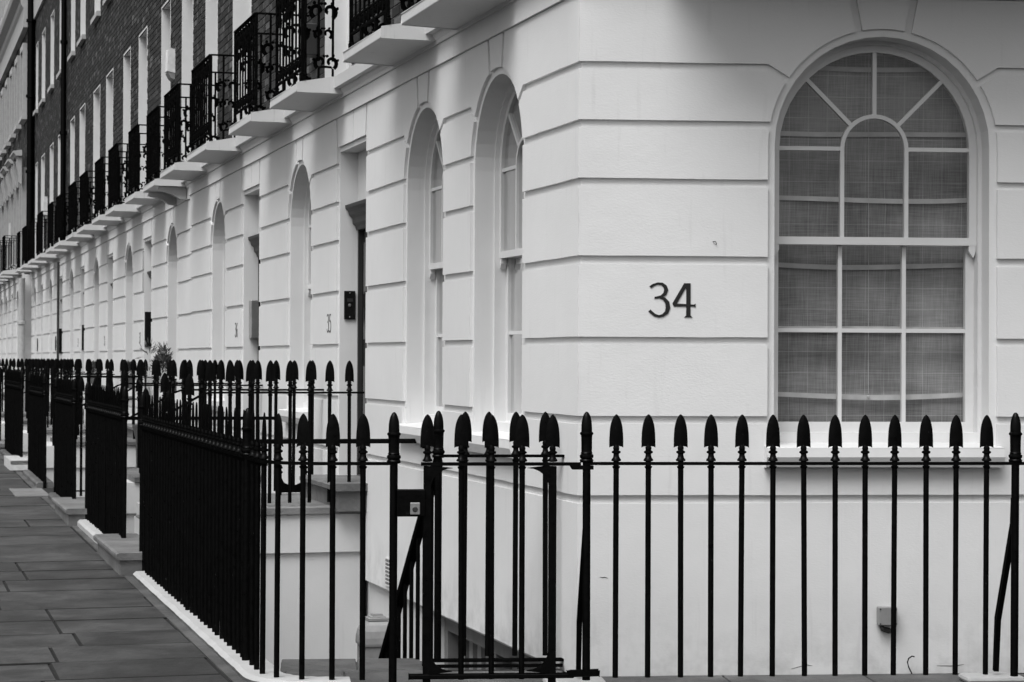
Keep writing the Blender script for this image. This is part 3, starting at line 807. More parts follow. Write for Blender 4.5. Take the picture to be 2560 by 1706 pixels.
# ------------------------------------------------------------------ railings
def spear_mesh():
    prof = [(0, .0340), (.03, .0338), (.06, .0326), (.085, .0303), (.106, .0266), (.124, .0212), (.137, .0152), (.146, .0092), (.152, .0028)]
    b = MB(); vs_ = []; fs_ = []
    n = len(prof)
    for z, w in prof:
        k = .0075 * (w / .0335) ** .6 + .0008
        vs_ += [(-w, 0, z), (-w * .5, k * .45, z), (0, k, z), (w * .5, k * .45, z), (w, 0, z), (w * .5, -k * .45, z), (0, -k, z), (-w * .5, -k * .45, z)]
    for i in range(n - 1):
        for j in range(8): fs_.append((i * 8 + j, i * 8 + (j + 1) % 8, (i + 1) * 8 + (j + 1) % 8, (i + 1) * 8 + j))
    fs_.append(tuple((n - 1) * 8 + j for j in range(8)))
    b.add(vs_, fs_)
    # barbs curling up to the neck
    b.prism([(-.0335, .0005), (-.0335, -.007), (-.028, -.003), (-.022, .004), (-.013, .0005), (.013, .0005), (.022, .004), (.028, -.003), (.0335, -.007), (.0335, .0005)], -.003, .003)
    b.v = [(p[0], p[1], p[2] + .083) for p in b.v]
    b2 = MB(); b2.lathe([(.010, .014), (.013, .0235), (.019, .0235), (.028, .0165), (.040, .0135), (.047, .0135), (.051, .0215), (.058, .0215), (.063, .0135), (.075, .0155), (.088, .011)], 12)
    me = MB(); me.add(b.v, b.f); me.add(b2.v, b2.f)
    m = me.mesh('spearhead', True); m.materials.append(IRON); return m
def bar_mesh(L, r=.0135):
    b = MB(); b.lathe([(-L, r), (.012, r)], 10); b.lathe([(-.024, r), (-.020, r + .004), (-.012, r + .005)], 10); m = b.mesh('railing_bar', True); m.materials.append(IRON); return m
def finial_mesh():
    b = MB(); b.lathe([(-1.03, .019), (.004, .019), (.006, .031), (.016, .033), (.024, .027), (.030, .033), (.040, .033), (.046, .026), (.050, .029), (.054, .026), (.060, .0255), (.125, .0265), (.135, .0275), (.140, .032), (.147, .032), (.152, .026), (.185, .0255), (.205, .023), (.225, .018), (.240, .011), (.247, .004)], 14)
    m = b.mesh('finial_post', True); m.materials.append(IRON); return m
SPEAR = spear_mesh(); BAR = bar_mesh(1.02); FIN = finial_mesh(); BARSHORT = bar_mesh(.80)
def dirM(p, t, z, tilt=True):
    a = math.atan2(t.y, t.x)
    M = Matrix.Translation((p.x, p.y, z)) @ Matrix.Rotation(a, 4, 'Z')
    if tilt: M = M @ Matrix.Rotation(random.gauss(0, .0022), 4, 'Y') @ Matrix.Rotation(random.gauss(0, .003), 4, 'X') @ Matrix.Rotation(random.gauss(0, .05), 4, 'Z')
    return M
def add_bar(rt, p, t, z, post=False, mesh=None):
    M = dirM(p, t, z)
    if post: place('finial_post', FIN, None, rt, M)
    else:
        o = place('railing_bar', mesh or BAR, None, rt, M); q = place('spearhead', SPEAR, None, o, M)
def add_rail(rt, pts, zf, w=.042, h=.014, name='top_rail', dip=0):
    m = MB(); m.tube([(p.x, p.y, zf(p)) for p in pts], 0, 4, (w / 2, h / 2)); m.build(name, IRON, rt, I4)
ZR = 1.107
def stay(rt, p, inward, z):
    m = MB(); f = p + inward * .30
    side = Vector((inward.y, -inward.x, 0))
    q = p + inward * .02 + side * .0
    m.tube([(q.x, q.y, z - .17), (q.x + inward.x * .01, q.y + inward.y * .01, z - .3), (f.x - inward.x * .03, f.y - inward.y * .03, .32), (f.x, f.y, .06)], 0, 4, (.012, .018)); m.build('back_stay', IRON, rt, I4)

NIN = FF.to_3x3() @ Vector((0, -1, 0)); SIN_ = FS.to_3x3() @ Vector((0, -1, 0))
fr_t = (FF.to_3x3() @ Vector((-1, 0, 0)))
# front railing to the right of the gate
rt = root('iron_railing', FF, (-1, .63, .085), 'black spearhead railing standing in front of the arched window and number 34', 'railing')
for x in (-.111, -.266, -.422, -.569, -.719, -.870, -1.020, -1.174, -1.321, -1.466, -1.621, -1.769, -1.920, -2.21, -2.36, -2.51, -2.66): add_bar(rt, fpt(x), fr_t, ZR)
for x in (.031, -2.063): add_bar(rt, fpt(x), fr_t, ZR, True); stay(rt, fpt(x), NIN, ZR)
add_rail(rt, [fpt(.031), fpt(-1), fpt(-2.8)], lambda p: ZR)
for x, lb in ((.031, 'white pad stone at the foot of the stay beside the gate'), (-2.063, 'white pad stone at the foot of the stay at the right edge')):
    m = MB(); m.box(-.15, .15, -.09, .09, 0, .034); o = m.build('pad_stone', KERBW, None, off(FF, x + .02, .33, .006), bevel=.02); tag(o, lb, 'pad stone', 'white pad stones')

# corner railing round to the entrance of the next house
rt = root('iron_railing', FS, (2, 1.62, .1), 'long black spearhead railing curving round the street corner left of the gate', 'railing')
fullpath = [fpt(.949), fpt(1.15)] + list(reversed(CURVE)) + [spt(.1 + .4 * i) for i in range(12)] + [spt(4.86)]
cp = walk(fullpath, .145, .1425, 60)
for i, (p, t) in enumerate(cp):
    sx = (SINV @ p).x
    if abs(sx - .36) < .072 and (SINV @ p).y < 1.7: add_bar(rt, spt(.36), t, ZR, True)
    elif sx > 4.80: pass
    else: add_bar(rt, p, t, ZR + .002 * max(0, sx))
add_bar(rt, fpt(.949), fr_t, ZR - .004, True); add_bar(rt, spt(4.86), US, ZR + .01, True)
add_rail(rt, fullpath, lambda p: ZR + .002 * max(0, (SINV @ p).x))

# the gate
gt = root('area_gate', FF, (.5, .63, .09), 'closed black iron gate with a square lock box beside the corner', 'gate')
GX = (.629, .485, .339)
for x in GX: add_bar(gt, fpt(x), fr_t, ZR - .002)
for x in (.790, .194):
    m = MB(); m.box(x - .018, x + .018, .613, .647, .06, ZR - .012); m.build('stile', IRON, gt, FF, bevel=.003)
    p = fpt(x); M = dirM(p, fr_t, ZR - .002); place('spearhead', SPEAR, None, gt, M)
m = MB(); m.bar((.82, .63, ZR - .002), (.06, .63, ZR - .002), .042, .015); m.prism([(.11, ZR - .012), (.10, ZR - .028), (.0, ZR - .028), (.0, ZR - .0095), (.11, ZR - .0095)], .608, .652); m.build('top_rail', IRON, gt, FF)
m = MB(); m.bar((.875, .63, .1), (.09, .63, .1), .05, .022); m.prism([(.12, .118), (.10, .098), (-.03, .098), (-.03, .122), (.10, .122)], .603, .657); m.build('bottom_rail', IRON, gt, FF, bevel=.004)
for (x, sgn) in ((.790, -1), (.194, 1)):
    for up in (1, -1):
        z = ZR - .009 if up > 0 else .112
        q = [(x + sgn * .016, z)] + [(x + sgn * (.016 + .105 * (1 - math.sin(R(a)))), z - up * (.012 + .095 * (1 - math.cos(R(a))))) for a in range(0, 91, 15)]
        m = MB(); m.prism(q if True else q, .612, .648); m.build('corner_bracket', IRON, gt, FF)
m = MB(); m.box(.80, .935, .605, .66, .858, .985); m.build('lock_box', IRON, gt, FF, bevel=.004)
m = MB(); m.box(.826, .872, .66, .668, .868, .925); m.build('lock_plate', STEEL, gt, FF, bevel=.003)
m = MB(); m.lathe([(0, .013), (.006, .013), (.008, .010)], 14); m.v = [(.849 + p[0], .668 + p[2], .893 + p[1]) for p in m.v]; m.build('lock_button', HOOD, gt, FF)

# rail guarding the basement stair, with the handrail going down
rt = root('stair_railing', FF, (.4, -.23, .0), 'black spearhead guard rail behind the gate with handrail descending to the basement', 'railing')
t_ = fr_t
for x in (.555, .433, .293, .140):
    p = FF @ Vector((x, -.23, 0)); add_bar(rt, p, t_, 1.098)
add_bar(rt, FF @ Vector((.692, -.23, 0)), t_, 1.09, True)
m = MB(); m.bar((.692, -.23, 1.105), (.035, -.23, 1.105), .036, .014); m.build('top_rail', IRON, rt, FF)
m = MB(); m.bar((.74, -.235, .055), (.03, -.235, .055), .05, .014); m.bar((.72, -.2, .03), (.05, -.2, .03), .03, .014); m.build('bottom_rail', IRON, rt, FF)
P0 = FF @ Vector((.692, -.23, 0)); hd = Vector((US.x, US.y, 0))
m = MB(); pts = []
for tt, zz in ((0.0, 1.08), (.05, 1.03), (1.6, -.44), (2.6, -1.4)): q = P0 + hd * tt; pts.append((q.x, q.y, zz))
m.tube(pts, 0, 4, (.022, .02)); m.build('handrail', IRON, rt, I4)
for i in range(16):
    tt = .14 + i * .145; q = P0 + hd * tt; zt = 1.03 - (tt - .05) * .948
    m = MB(); m.lathe([(zt - 1.0, .0115), (zt, .0115)], 8, q.x, q.y); m.build('baluster', IRON, rt, I4)
# stairs down
st = root('basement_stairs', FF, (1.1, -.8, -1), 'stone flight leading down behind the landing edge', 'stairs')
for i in range(9):
    m = MB(); a = .74 + i * .235
    q = [FS @ Vector((SX, SY, 0)) for SX, SY in ((.95 + i * .235, .56), (1.20 + i * .235, .56), (1.20 + i * .235, 1.5), (.95 + i * .235, 1.5))]
    m.prism([(p.x, p.y) for p in q], -2.2, -.19 - i * .2, axis='z'); m.build('stair', LAND, st, I4)

# other railings along the street and round the entrance bridges
def fence(s0, s1, label, group, gate=False, mesh=None):
    z = ZR + .004 * s0 + (.0 if s0 < 6 else .012)
    rt = root('iron_railing', FS, ((s0 + s1) / 2, 1.62, ZG(s0) + .1), label, 'railing', group)
    n = max(2, int(round((s1 - s0) / .146)))
    for i in range(n + 1):
        x = s0 + (s1 - s0) * i / n
        add_bar(rt, spt(x), US, z, post=(i in (0, n)))
    add_rail(rt, [spt(s0), spt((s0 + s1) / 2), spt(s1)], lambda p: z)
    kb = root('stone_kerb', FS, (s0, 1.62, .05), KL[len(KN) % len(KL)], 'kerb', 'kerbs under the railings'); KN.append(1)
    strip([spt(s1 - .02 - (s1 - s0 - .02) * i / 24) for i in range(25)], .085, .1, lambda p: -2.2, lambda p: .055 + zs_of(p)).build('kerb_stone', KERBW if s0 < 9 else LAND, kb, I4)
KN = []
KL = ['white painted kerb under the second railing past the corner', 'dark stone kerb under the third railing past the corner', 'dark stone kerb under the fourth railing past the corner', 'dark stone kerb under the fifth railing past the corner', 'dark stone kerb under the sixth railing past the corner', 'dark stone kerb under the seventh railing past the corner']
FEN = [(6.02, 9.05), (10.40, 12.6), (14.25, 16.75), (18.3, 22.0), (23.6, 26.9), (28.5, 31.8)]
FL = ['black spearhead railing between the steps of numbers 35 and 36', 'short black spearhead railing just past the steps of number 36', 'black spearhead railing just past the pale flush slab', 'black spearhead railing past the striped tiled step', 'far black spearhead railing, sixth section counted from the corner', 'farthest black spearhead railing along the pavement']
for (a, c_), lb in zip(FEN, FL): fence(a, c_, lb, 'railings along the street')

ORD = {'number 35': 'the doorway nearest the corner', 'number 36': 'the doorway with the steel letterbox', 'number 37': 'the doorway with the glossy black sign', 'number 38': 'the doorway just beyond the black sign', 'number 39': 'the doorway before the thin drainpipe', 'number 40': 'the farthest doorway beside the thin pipe'}
def bridge(s0, s1, n, sdoor, w=1.18, zt=.53, tile=False, solid=True):
    """entrance bridge over the basement area with two steps and a railing on each side"""
    zg = ZG(s0)
    zt = zt
    br = root('entrance_steps', FS, ((s0 + s1) / 2, .8, 0), 'stone bridge and steps to %s' % ORD[n], 'steps', 'entrance steps')
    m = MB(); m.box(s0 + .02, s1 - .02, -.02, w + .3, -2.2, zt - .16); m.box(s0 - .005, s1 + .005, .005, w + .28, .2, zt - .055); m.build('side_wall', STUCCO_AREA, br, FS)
    m = MB(); m.box(s0 - .03, s1 + .03, .003, w, zt - .055, zt); m.build('bridge_slab', STEP, br, FS, bevel=.006)
    h1 = zg + (zt - zg) * .36; h2 = zg + (zt - zg) * .68
    def nosed(y0, y1, z0, z1, a, c_, mat):
        m = MB(); m.prism([(y0, z1 - .05), (y1 - .02, z1 - .05), (y1 - .002, z1 - .04), (y1, z1 - .025), (y1 - .002, z1 - .01), (y1 - .02, z1), (y0, z1)], a, c_, axis='x'); m.box(a + .02, c_ - .02, y0, y1 - .03, z0, z1 - .0505); m.build('step', mat, br, FS)
    nosed(w, w + .3, -.5, h2, s0 + .03, s1 - .1, STEP)
    nosed(w + .3, w + .63, -.5, h1, s0 - .28, s1 - .18, STEP)
    if tile:
        for i in range(9):
            m = MB(); x = s0 - .28 + i * .155; m.box(x, x + .08, w + .3, w + .637, h1 - .12, h1 + .006); m.build('tile', TILE_W, br, FS)
    for k, s_ in enumerate((s0 + .09, s1 - .09)):
        r2 = root('bridge_railing', FS, (s_, .6, zt), 'black railing on %s side of steps to %s' % (('near', 'far')[k], ORD[n]), 'railing', 'railings beside the entrance steps')
        NS = FS.to_3x3() @ Vector((0, 1, 0))
        zr = zt + .825
        x = .09
        while x < w + .05:
            add_bar(r2, FS @ Vector((s_, x, 0)), NS, zr, mesh=BARSHORT); x += .146
        for i, dz in enumerate((.10, .22)): add_bar(r2, FS @ Vector((s_, x + .146 * i, 0)), NS, zr - dz, mesh=BARSHORT)
        m = MB(); m.tube([(s_, -.02, zr), (s_, w - .06, zr), (s_, w, zr - .02), (s_, w + .42, zr - .26)], 0, 4, (.02, .007)); m.build('top_rail', IRON, r2, FS)
    return br
bridge(5.03, 6.62, 'number 35', 5.5)
bridge(9.30, 10.85, 'number 36', 10.1)
bridge(17.7, 19.3, 'number 37', 18.5, tile=True)
bridge(22.6, 24.1, 'number 38', 23.3)
bridge(27.5, 29.0, 'number 39', 28)
bridge(32.4, 33.9, 'number 40', 33)

# pale flush slab at an area gate and its gate
m = MB(); m.box(12.75, 14.1, 1.66, 2.02, .03, .155); o = m.build('flush_slab', STEP, None, FS, bevel=.005); tag(o, 'pale flush stone slab at the foot of a small gate opening', 'slab')
g2 = root('area_gate', FS, (12.74, 1.1, .1), 'small black spearhead gate standing open behind the pale flush slab', 'gate')
for i in range(6): add_bar(g2, FS @ Vector((12.74, 1.5 - i * .15, 0)), FS.to_3x3() @ Vector((0, 1, 0)), ZR + .06)
m = MB(); m.bar((12.74, 1.6, ZR + .06), (12.74, .7, ZR + .06), .04, .014); m.bar((12.74, 1.6, .2), (12.74, .7, .2), .04, .014); m.build('gate_rail', IRON, g2, FS)
# tie bars from railing to wall
for s_, lb in ((3.2, 'black horizontal tie bar from corner railing to the wall of number 34'), (8.65, 'black horizontal tie bar from railing to the wall of number 35')):
    m = MB(); m.bar((s_, 1.62, ZR - .03), (s_, 0.0, ZR - .035), .02, .03); m.bar((s_ - .05, .004, ZR - .033), (s_ + .05, .004, ZR - .033), .008, .1)
    tag(m.build('tie_bar', IRON, None, FS), lb, 'tie bar', 'tie bars')

# ------------------------------------------------------------------ houses
YB = -0.12
def shell(house, fr, x0, x1, z1=10.6, dp=8.0, y0=-0.345):
    m = MB(); a = [(x0 + .005, y0), (x0 + .005, -dp), (x1 - .005, -dp), (x1 - .005, y0)]
    vs_ = [(p[0], p[1], -2.3) for p in a] + [(p[0], p[1], z1) for p in a]
    m.add(vs_, [(0, 1, 5, 4), (1, 2, 6, 5), (2, 3, 7, 6), (0, 3, 2, 1), (4, 5, 6, 7)]); m.build('party_walls_and_roof', ROOM, house, fr)
def basement(house, fr, x0, x1, ops=()):
    holes = [[(a, za), (b_, za), (b_, zb), (a, zb)] for a, b_, za, zb in ops]
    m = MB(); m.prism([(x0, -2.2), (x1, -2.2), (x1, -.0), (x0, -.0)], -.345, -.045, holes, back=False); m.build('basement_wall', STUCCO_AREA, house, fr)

# number 34, on the corner
h34 = root('corner_house', FS, (0, 0, 0), 'white stucco corner house numbered 34 with large arched window', 'house')
stucco_storey(h34, FS, 0.0, 4.42, [('arch', 1.035, 2.06), ('arch', 2.785, 3.785)], first=.0165)
basement(h34, FS, .02, 4.42, [(.75, 3.05, -1.9, -.03)])
arch_window(h34, FS, 1.5475, .5125, OPB + .03, 3.243 - .5125)
arch_window(h34, FS, 3.285, .5, OPB + .03, 3.243 - .5)
for pts in ([(-.115, .503), (-.13, .499), (-.14, .5015), (-.158, .496)], [(-1.86, .040), (-1.95, .038), (-2.0, .046)], [(-1.1, .03), (-1.18, .05), (-1.21, .045)]):
    m = MB(); m.ribbon(pts, [.001] + [.004] * (len(pts) - 2) + [.001], .0, .0012); m.build('wall_crack', HOOD, h34, FF)
# its front: built in the other frame (x negative to the right)
stucco_storey(h34, FF, -6.0, 0.0, [('arch', -5.1, -3.98), ('arch', -2.135, -1.011)], last=.0165)
arch_window(h34, FF, -1.573, .562, OPB + .03, 3.268 - .562, blind='roman', y=-.15)
arch_window(h34, FF, -4.54, .56, OPB + .03, 3.268 - .56, detail=False)
m = MB(); q = [FS @ Vector(p) for p in ((4.415, -.345, 0), (4.415, -7.2, 0))]; q2 = FF @ Vector((-6, -.345, 0)); q3 = FF @ Vector((-6, -6, 0))
pl = [FS @ Vector((4.415, -.345, 0)), FS @ Vector((4.415, -8, 0)), q3, q2]; c0 = FS @ Vector((.3, -.34, 0))
vs_ = [(p.x, p.y, -2.3) for p in pl] + [(p.x, p.y, 10.6) for p in pl] + [(c0.x, c0.y, -2.3), (c0.x, c0.y, 10.6)]
m.add(vs_, [(0, 1, 5, 4), (1, 2, 6, 5), (2, 3, 7, 6), (0, 1, 2, 3, 8), (4, 5, 6, 7, 9)]); m.build('party_walls_and_roof', ROOM, h34, I4)
FW34 = [(1.2, 2.2, 3.76, 6.17), (2.88, 3.88, 3.76, 6.17)]
brick_wall(h34, FS, .02, 4.42, 3.74, 10.5, FW34, YB, 300)
for a in FW34: upper_window(h34, FS, *a, YB)
FWF = [(-2.1, -1.05, 3.76, 6.17), (-5.07, -4.02, 3.76, 6.17)]
brick_wall(h34, FF, -6.0, -.02, 3.74, 10.5, FWF, YB, 0)
for a in FWF: upper_window(h34, FF, *a, YB)
balcony(h34, FS, 1.08, 2.29); balcony(h34, FS, 2.82, 4.0)
balcony(h34, FF, -2.75, -.42, .62); balcony(h34, FF, -5.7, -3.4, .62)  # unseen front balcony above view, made deeper and wider to shade the wall top
b = MB(); numeral(b, '3', -.359, 1.818, .177); numeral(b, '4', -.4825, 1.818, .177, 0.0, .0036); b.build('house_number', NUM, h34, FF)
# basement window below number 34
bw_ = bpy.data.objects.new('basement_window', None); COL.objects.link(bw_); bw_.parent = h34; ROOTM[bw_.name] = wm(h34)
m = MB(); m.prism([(.75, -1.9), (3.05, -1.9), (3.05, -.03), (.75, -.03)], -.2, -.1, [[(.84, -1.8), (1.85, -1.8), (1.85, -.13), (.84, -.13)], [(1.95, -1.8), (2.96, -1.8), (2.96, -.13), (1.95, -.13)]]); m.build('frame', DARKG, bw_, FS)
for i in range(22):
    m = MB(); x = .84 + i * .097; m.box(x + .004, x + .093, -.2, -.19, -1.8, -.1); m.build('blind_slat', STRIPE_A if i % 2 else STRIPE_B, bw_, FS)

# number 35 and 36, flush with the corner house
def pavilion(num, s0, s1, door, win, fw, bals, label):
    h = root('terraced_house', FS, (s0, 0, 0), label, 'house', 'terraced houses')
    stucco_storey(h, FS, s0, s1, [('door',) + door, ('arch',) + win])
    basement(h, FS, s0, s1)
    doorway(h, FS, door[0], door[1], .70)
    arch_window(h, FS, sum(win) / 2, (win[1] - win[0]) / 2, OPB + .03, 3.243 - (win[1] - win[0]) / 2, detail=False)
    ops = [(a, c_, 3.76, 6.17) for a, c_ in fw] + [(a + .03, c_ - .03, 7.42, 9.0) for a, c_ in fw]
    brick_wall(h, FS, s0, s1, 3.74, 10.5, ops, YB, 300)
    for i, a in enumerate(ops): upper_window(h, FS, *a, YB, sill=i >= len(fw))
    for a, c_ in bals: balcony(h, FS, a, c_)
    shell(h, FS, s0, s1)
    return h
h35 = pavilion(35, 4.42, 9.45, (5.03, 6.01), (7.117, 8.107), [(6.1, 7.1), (8.3, 9.3)], [(5.68, 6.86), (7.79, 9.0)], 'white stucco and brick terraced house numbered 35 next to the corner house')
h36 = pavilion(36, 9.45, 14.33, (9.647, 10.612), (11.72, 12.69), [(10.88, 11.98), (13.1, 13.96)], [(10.42, 11.77), (12.75, 14.0)], 'white stucco and brick terraced house numbered 36 with steel letterbox')
number(h35, FS, '35', 6.40, 1.806, .15, .85); number(h36, FS, '36', 11.01, 1.809, .15, .85)

# numbers 37 onwards, set back slightly
VR = -0.07
FR = off(FS, 0, VR, 0)
YB2 = YB - VR
AR = [(15.98, 16.98), (20.8, 21.83), (25.75, 26.7), (30.65, 31.53), (35.9, 36.7), (40.8, 41.5)]
DO = [(18.6, 19.55), (23.55, 24.48), (28.45, 29.32), (33.3, 34.5), (38.65, 39.3)]
FWX = [(15.04, 15.96), (17.1, 17.97), (19.60, 20.56), (21.65, 22.58), (24.14, 25.18), (26.26, 27.36), (29.0, 30.06), (31.18, 32.08), (33.85, 35.1), (36.38, 37.35), (38.95, 40.0), (41.2, 41.9)]
BND = [14.335, 19.57, 25.45, 30.35, 35.5, 40.45, 42.4]
LBL = ['white stucco and brick terraced house behind the tall leafy plants', 'terraced house two beyond the plants, white box on its brick front', 'terraced house just before the thin black drainpipe', 'terraced house carrying the thin black drainpipe', 'terraced house next to last before the far trimmed facade', 'last narrow terraced house before the thick dark drainpipe']
NUMS = ['37', '38', '39', None, None, None]
for i in range(6):
    s0, s1 = BND[i], BND[i + 1]
    h = root('terraced_house', FR, (s0, 0, 0), LBL[i], 'house', 'terraced houses')
    ar = [a for a in AR if s0 < a[0] < s1]; do = [d for d in DO if s0 < d[0] < s1]
    ops = sorted([('arch',) + a for a in ar] + [('door',) + d for d in do], key=lambda t: t[1])
    stucco_storey(h, FR, s0, s1, ops); basement(h, FR, s0, s1)
    for a in ar: arch_window(h, FR, sum(a) / 2, (a[1] - a[0]) / 2, OPB + .03, 3.243 - (a[1] - a[0]) / 2, detail=False)
    for d in do: doorway(h, FR, d[0], d[1], .70)
    fw = [f for f in FWX if s0 < f[0] < s1]
    o2 = [(a, c_, 3.76, 6.17) for a, c_ in fw] + [(a + .03, min(c_ - .03, a + 1.0), 7.42, 9.0) for a, c_ in fw]
    brick_wall(h, FR, s0, s1, 3.74, 10.5 if i < 5 else 10.3, o2, YB2, 300 if i < 2 else 0)
    for k, a in enumerate(o2): upper_window(h, FR, *a, YB2, sill=k >= len(fw))
    for k, (a, c_) in enumerate(fw): balcony(h, FR, a - .13, c_ + .13, .40, brackets=(i == 0 and k == 0), detail=i < 3)
    shell(h, FR, s0, s1)
    m = MB(); m.prism([(YB2 - .02, 9.66), (YB2 + .05, 9.66), (YB2 + .06, 10.2), (YB2 + .16, 10.3), (YB2 + .2, 10.52), (YB2 - .02, 10.56)], s0 + .002, s1 - .002, axis='x'); m.build('parapet_cornice', FARWHITE, h, FR)
    if NUMS[i] and do: number(h, FR, NUMS[i], do[0][1] + .36, 1.80, .16, .85, NUM if i == 0 else GREY)

# far facade with stucco window surrounds
hf = root('far_terraced_house', FS, (42.45, .12, 0), 'far brick facade with white pedimented window surrounds and deep cornice', 'house')
FFR = off(FS, 0, .12, 0)
farar = [(44.2 + 4.9 * i, 45.1 + 4.9 * i) for i in range(7)]; fardo = [(46.6 + 4.9 * i, 47.5 + 4.9 * i) for i in range(6)]
stucco_storey(hf, FFR, 42.45, 78, sorted([('arch',) + a for a in farar] + [('door',) + d for d in fardo], key=lambda t: t[1]))
for a in farar: arch_window(hf, FFR, sum(a) / 2, .45, OPB + .03, 3.243 - .45, detail=False)
for d in fardo: doorway(hf, FFR, *d, .7)
basement(hf, FFR, 42.45, 78)
fw = [(43.0 + 2.25 * i, 43.85 + 2.25 * i) for i in range(13)]
o2 = [(a, c_, 3.76, 6.05) for a, c_ in fw] + [(a, c_, 7.45, 9.05) for a, c_ in fw] + [(a, c_, 11.2, 12.8) for a, c_ in fw]
m = MB(); m.prism([(42.45, 3.75), (78, 3.75), (78, 14), (42.45, 14)], -.5, -.1, [[(a, za), (c_, za), (c_, zb), (a, zb)] for a, c_, za, zb in o2], back=False); m.build('brick_backing', MORTAR, hf, FFR)
m = MB()
for j in range(int((14 - 3.75) / BH)):
    z = 3.75 + (j + .5) * BH; x = 42.46 + (.17 if j % 2 else 0)
    while x < 60:
        if not any(a - .1 < x < c_ + .1 and za - .1 < z < zb + .1 for a, c_, za, zb in o2): m.box(x + .006, x + .33, -.11, -.1 + random.uniform(.008, .012), z - .032, z + .032)
        x += .3375
m.build('brickwork', BRICK, hf, FFR, kind='stuff')
for a, c_, za, zb in o2:
    w = bpy.data.objects.new('upper_window', None); COL.objects.link(w); w.parent = hf; ROOTM[w.name] = wm(hf)
    m = MB(); m.prism([(a - .13, za), (c_ + .13, za), (c_ + .13, zb + .15), (a - .13, zb + .15)], -.34, .015, [[(a, za - .001), (c_, za - .001), (c_, zb), (a, zb)]]); m.build('architrave', FARWHITE, w, FFR)
    m = MB(); m.box(a - .2, c_ + .2, -.2, .04, za - .1, za - .001); m.build('sill', FARWHITE, w, FFR)
    m = MB(); m.add([(a, -.3, za), (c_, -.3, za), (c_, -.3, zb), (a, -.3, zb)], [(0, 1, 2, 3)]); m.build('pane', GLASS, w, FFR)
    if zb < 7:
        for x in (a - .27, c_ + .11):
            q = [(.031, 6.45), (.031, 5.80), (.06, 5.78), (.1, 5.83), (.1, 5.95), (.12, 6.07), (.15, 6.17), (.165, 6.30), (.14, 6.41), (.165, 6.45)]
            m = MB(); m.prism(q, x, x + .16, axis='x'); m.build('console', FARWHITE, w, FFR)
        m = MB(); m.prism([(.031, 6.455), (.17, 6.455), (.20, 6.50), (.24, 6.53), (.24, 6.57), (.031, 6.60)], a - .33, c_ + .33, axis='x'); m.build('hood', FARWHITE, w, FFR)
for i in range(13): balcony(hf, FFR, fw[i][0] - .1, fw[i][1] + .1, .45, detail=False)
m = MB(); m.prism([(-.09, 9.52), (.03, 9.52), (.03, 9.98), (.08, 10.06), (.10, 10.16), (.24, 10.26), (.27, 10.36), (.27, 10.44), (-.09, 10.5)], 42.47, 78, axis='x'); m.build('cornice', FARWHITE, hf, FFR)
shell(hf, FFR, 42.45, 78, 14, 8, -.5)
m = MB(); m.box(42.452, 42.47, -.5, -.1, 3.75, 14); m.build('return_wall', MORTAR, hf, FFR)
m = MB()
for j in range(int(10.2 / BH)):
    if j % 2 == 0: m.box(42.41, 42.55, -.28, -.085, 3.78 + j * BH, 3.78 + (j + .86) * BH)
    else: m.box(42.43, 42.47, -.28, -.1, 3.78 + j * BH, 3.78 + (j + .86) * BH)
m.build('brick_quoin', BRICK, hf, FFR, kind='stuff')

# ------------------------------------------------------------------ small things on the walls
def pipe(name, s, v, z0, z1, r, mat, label, fr=FS, joints=True):
    rt = root(name, fr, (s, v, z0), label, 'drainpipe', 'drainpipes')
    m = MB(); m.lathe([(z0, r), (z1, r)], 10, s, v); m.build('pipe', mat, rt, fr, smooth=True)
    if joints:
        z = z0 + .4
        while z < z1: 
            m = MB(); m.lathe([(z, r), (z + .005, r * 1.35), (z + .07, r * 1.35), (z + .075, r)], 10, s, v); m.build('pipe_collar', mat, rt, fr); z += 1.8
pipe('drainpipe', 32.95, YB + .07, 3.8, 10.4, .055, IRON, 'thin black drainpipe on the brick front above the balconies')
pipe('drainpipe', 42.2, YB + .10, 3.8, 10.4, .09, IRON, 'thick black drainpipe beside the far trimmed facade')
pipe('drainpipe', 42.3, .16, .2, 3.5, .08, FARWHITE, 'white painted downpipe on the far stucco ground floor')
pipe('drainpipe', 33.1, .02, .3, 3.5, .025, HOOD, 'thin dark pipe down the stucco wall below the balconies', joints=False)

# door intercom, letterbox and plaques
ic = root('intercom_panel', FS, (6.0, -.12, 2), 'black intercom panel on the doorway side wall of number 35', 'intercom')
m = MB(); m.box(5.998, 6.008, -.140, -.052, 1.908, 2.128); m.v = [(p[0] - .004, p[1], p[2]) for p in m.v]; m.build('panel', BLACKDOOR, ic, FS, bevel=.002)
for y, z, r in ((-.096, 2.112, .004), (-.096, 1.925, .004), (-.096, 2.017, .012)):
    m = MB(); m.lathe([(0, r), (.004, r), (.005, r * .7)], 10); m.v = [(5.9945 - p[2], y + p[0], z + p[1]) for p in m.v]; m.build('button' if r > .01 else 'screw', STEEL, ic, FS)
m = MB(); m.box(5.9925, 5.995, -.12, -.075, 2.045, 2.07); m.build('screen', HOOD, ic, FS)
m = MB(); m.box(10.47, 10.606, -.145, -.07, 1.80, 2.17); tag(m.build('letterbox', STEEL, None, FS, bevel=.006), 'brushed steel letterbox on the doorway side wall of number 36', 'letterbox')
m = MB(); m.box(19.53, 19.545, -.145, -.03, 1.76, 2.24); o = m.build('sign_panel', BLACKDOOR, None, FR, bevel=.003); tag(o, 'glossy black sign panel on the doorway behind the leafy plants', 'sign')
m = MB(); m.box(29.3, 29.315, -.14, -.04, 1.75, 2.2); tag(m.build('sign_panel', BLACKDOOR, None, FR), 'small black panel in the doorway next after number 38', 'sign')
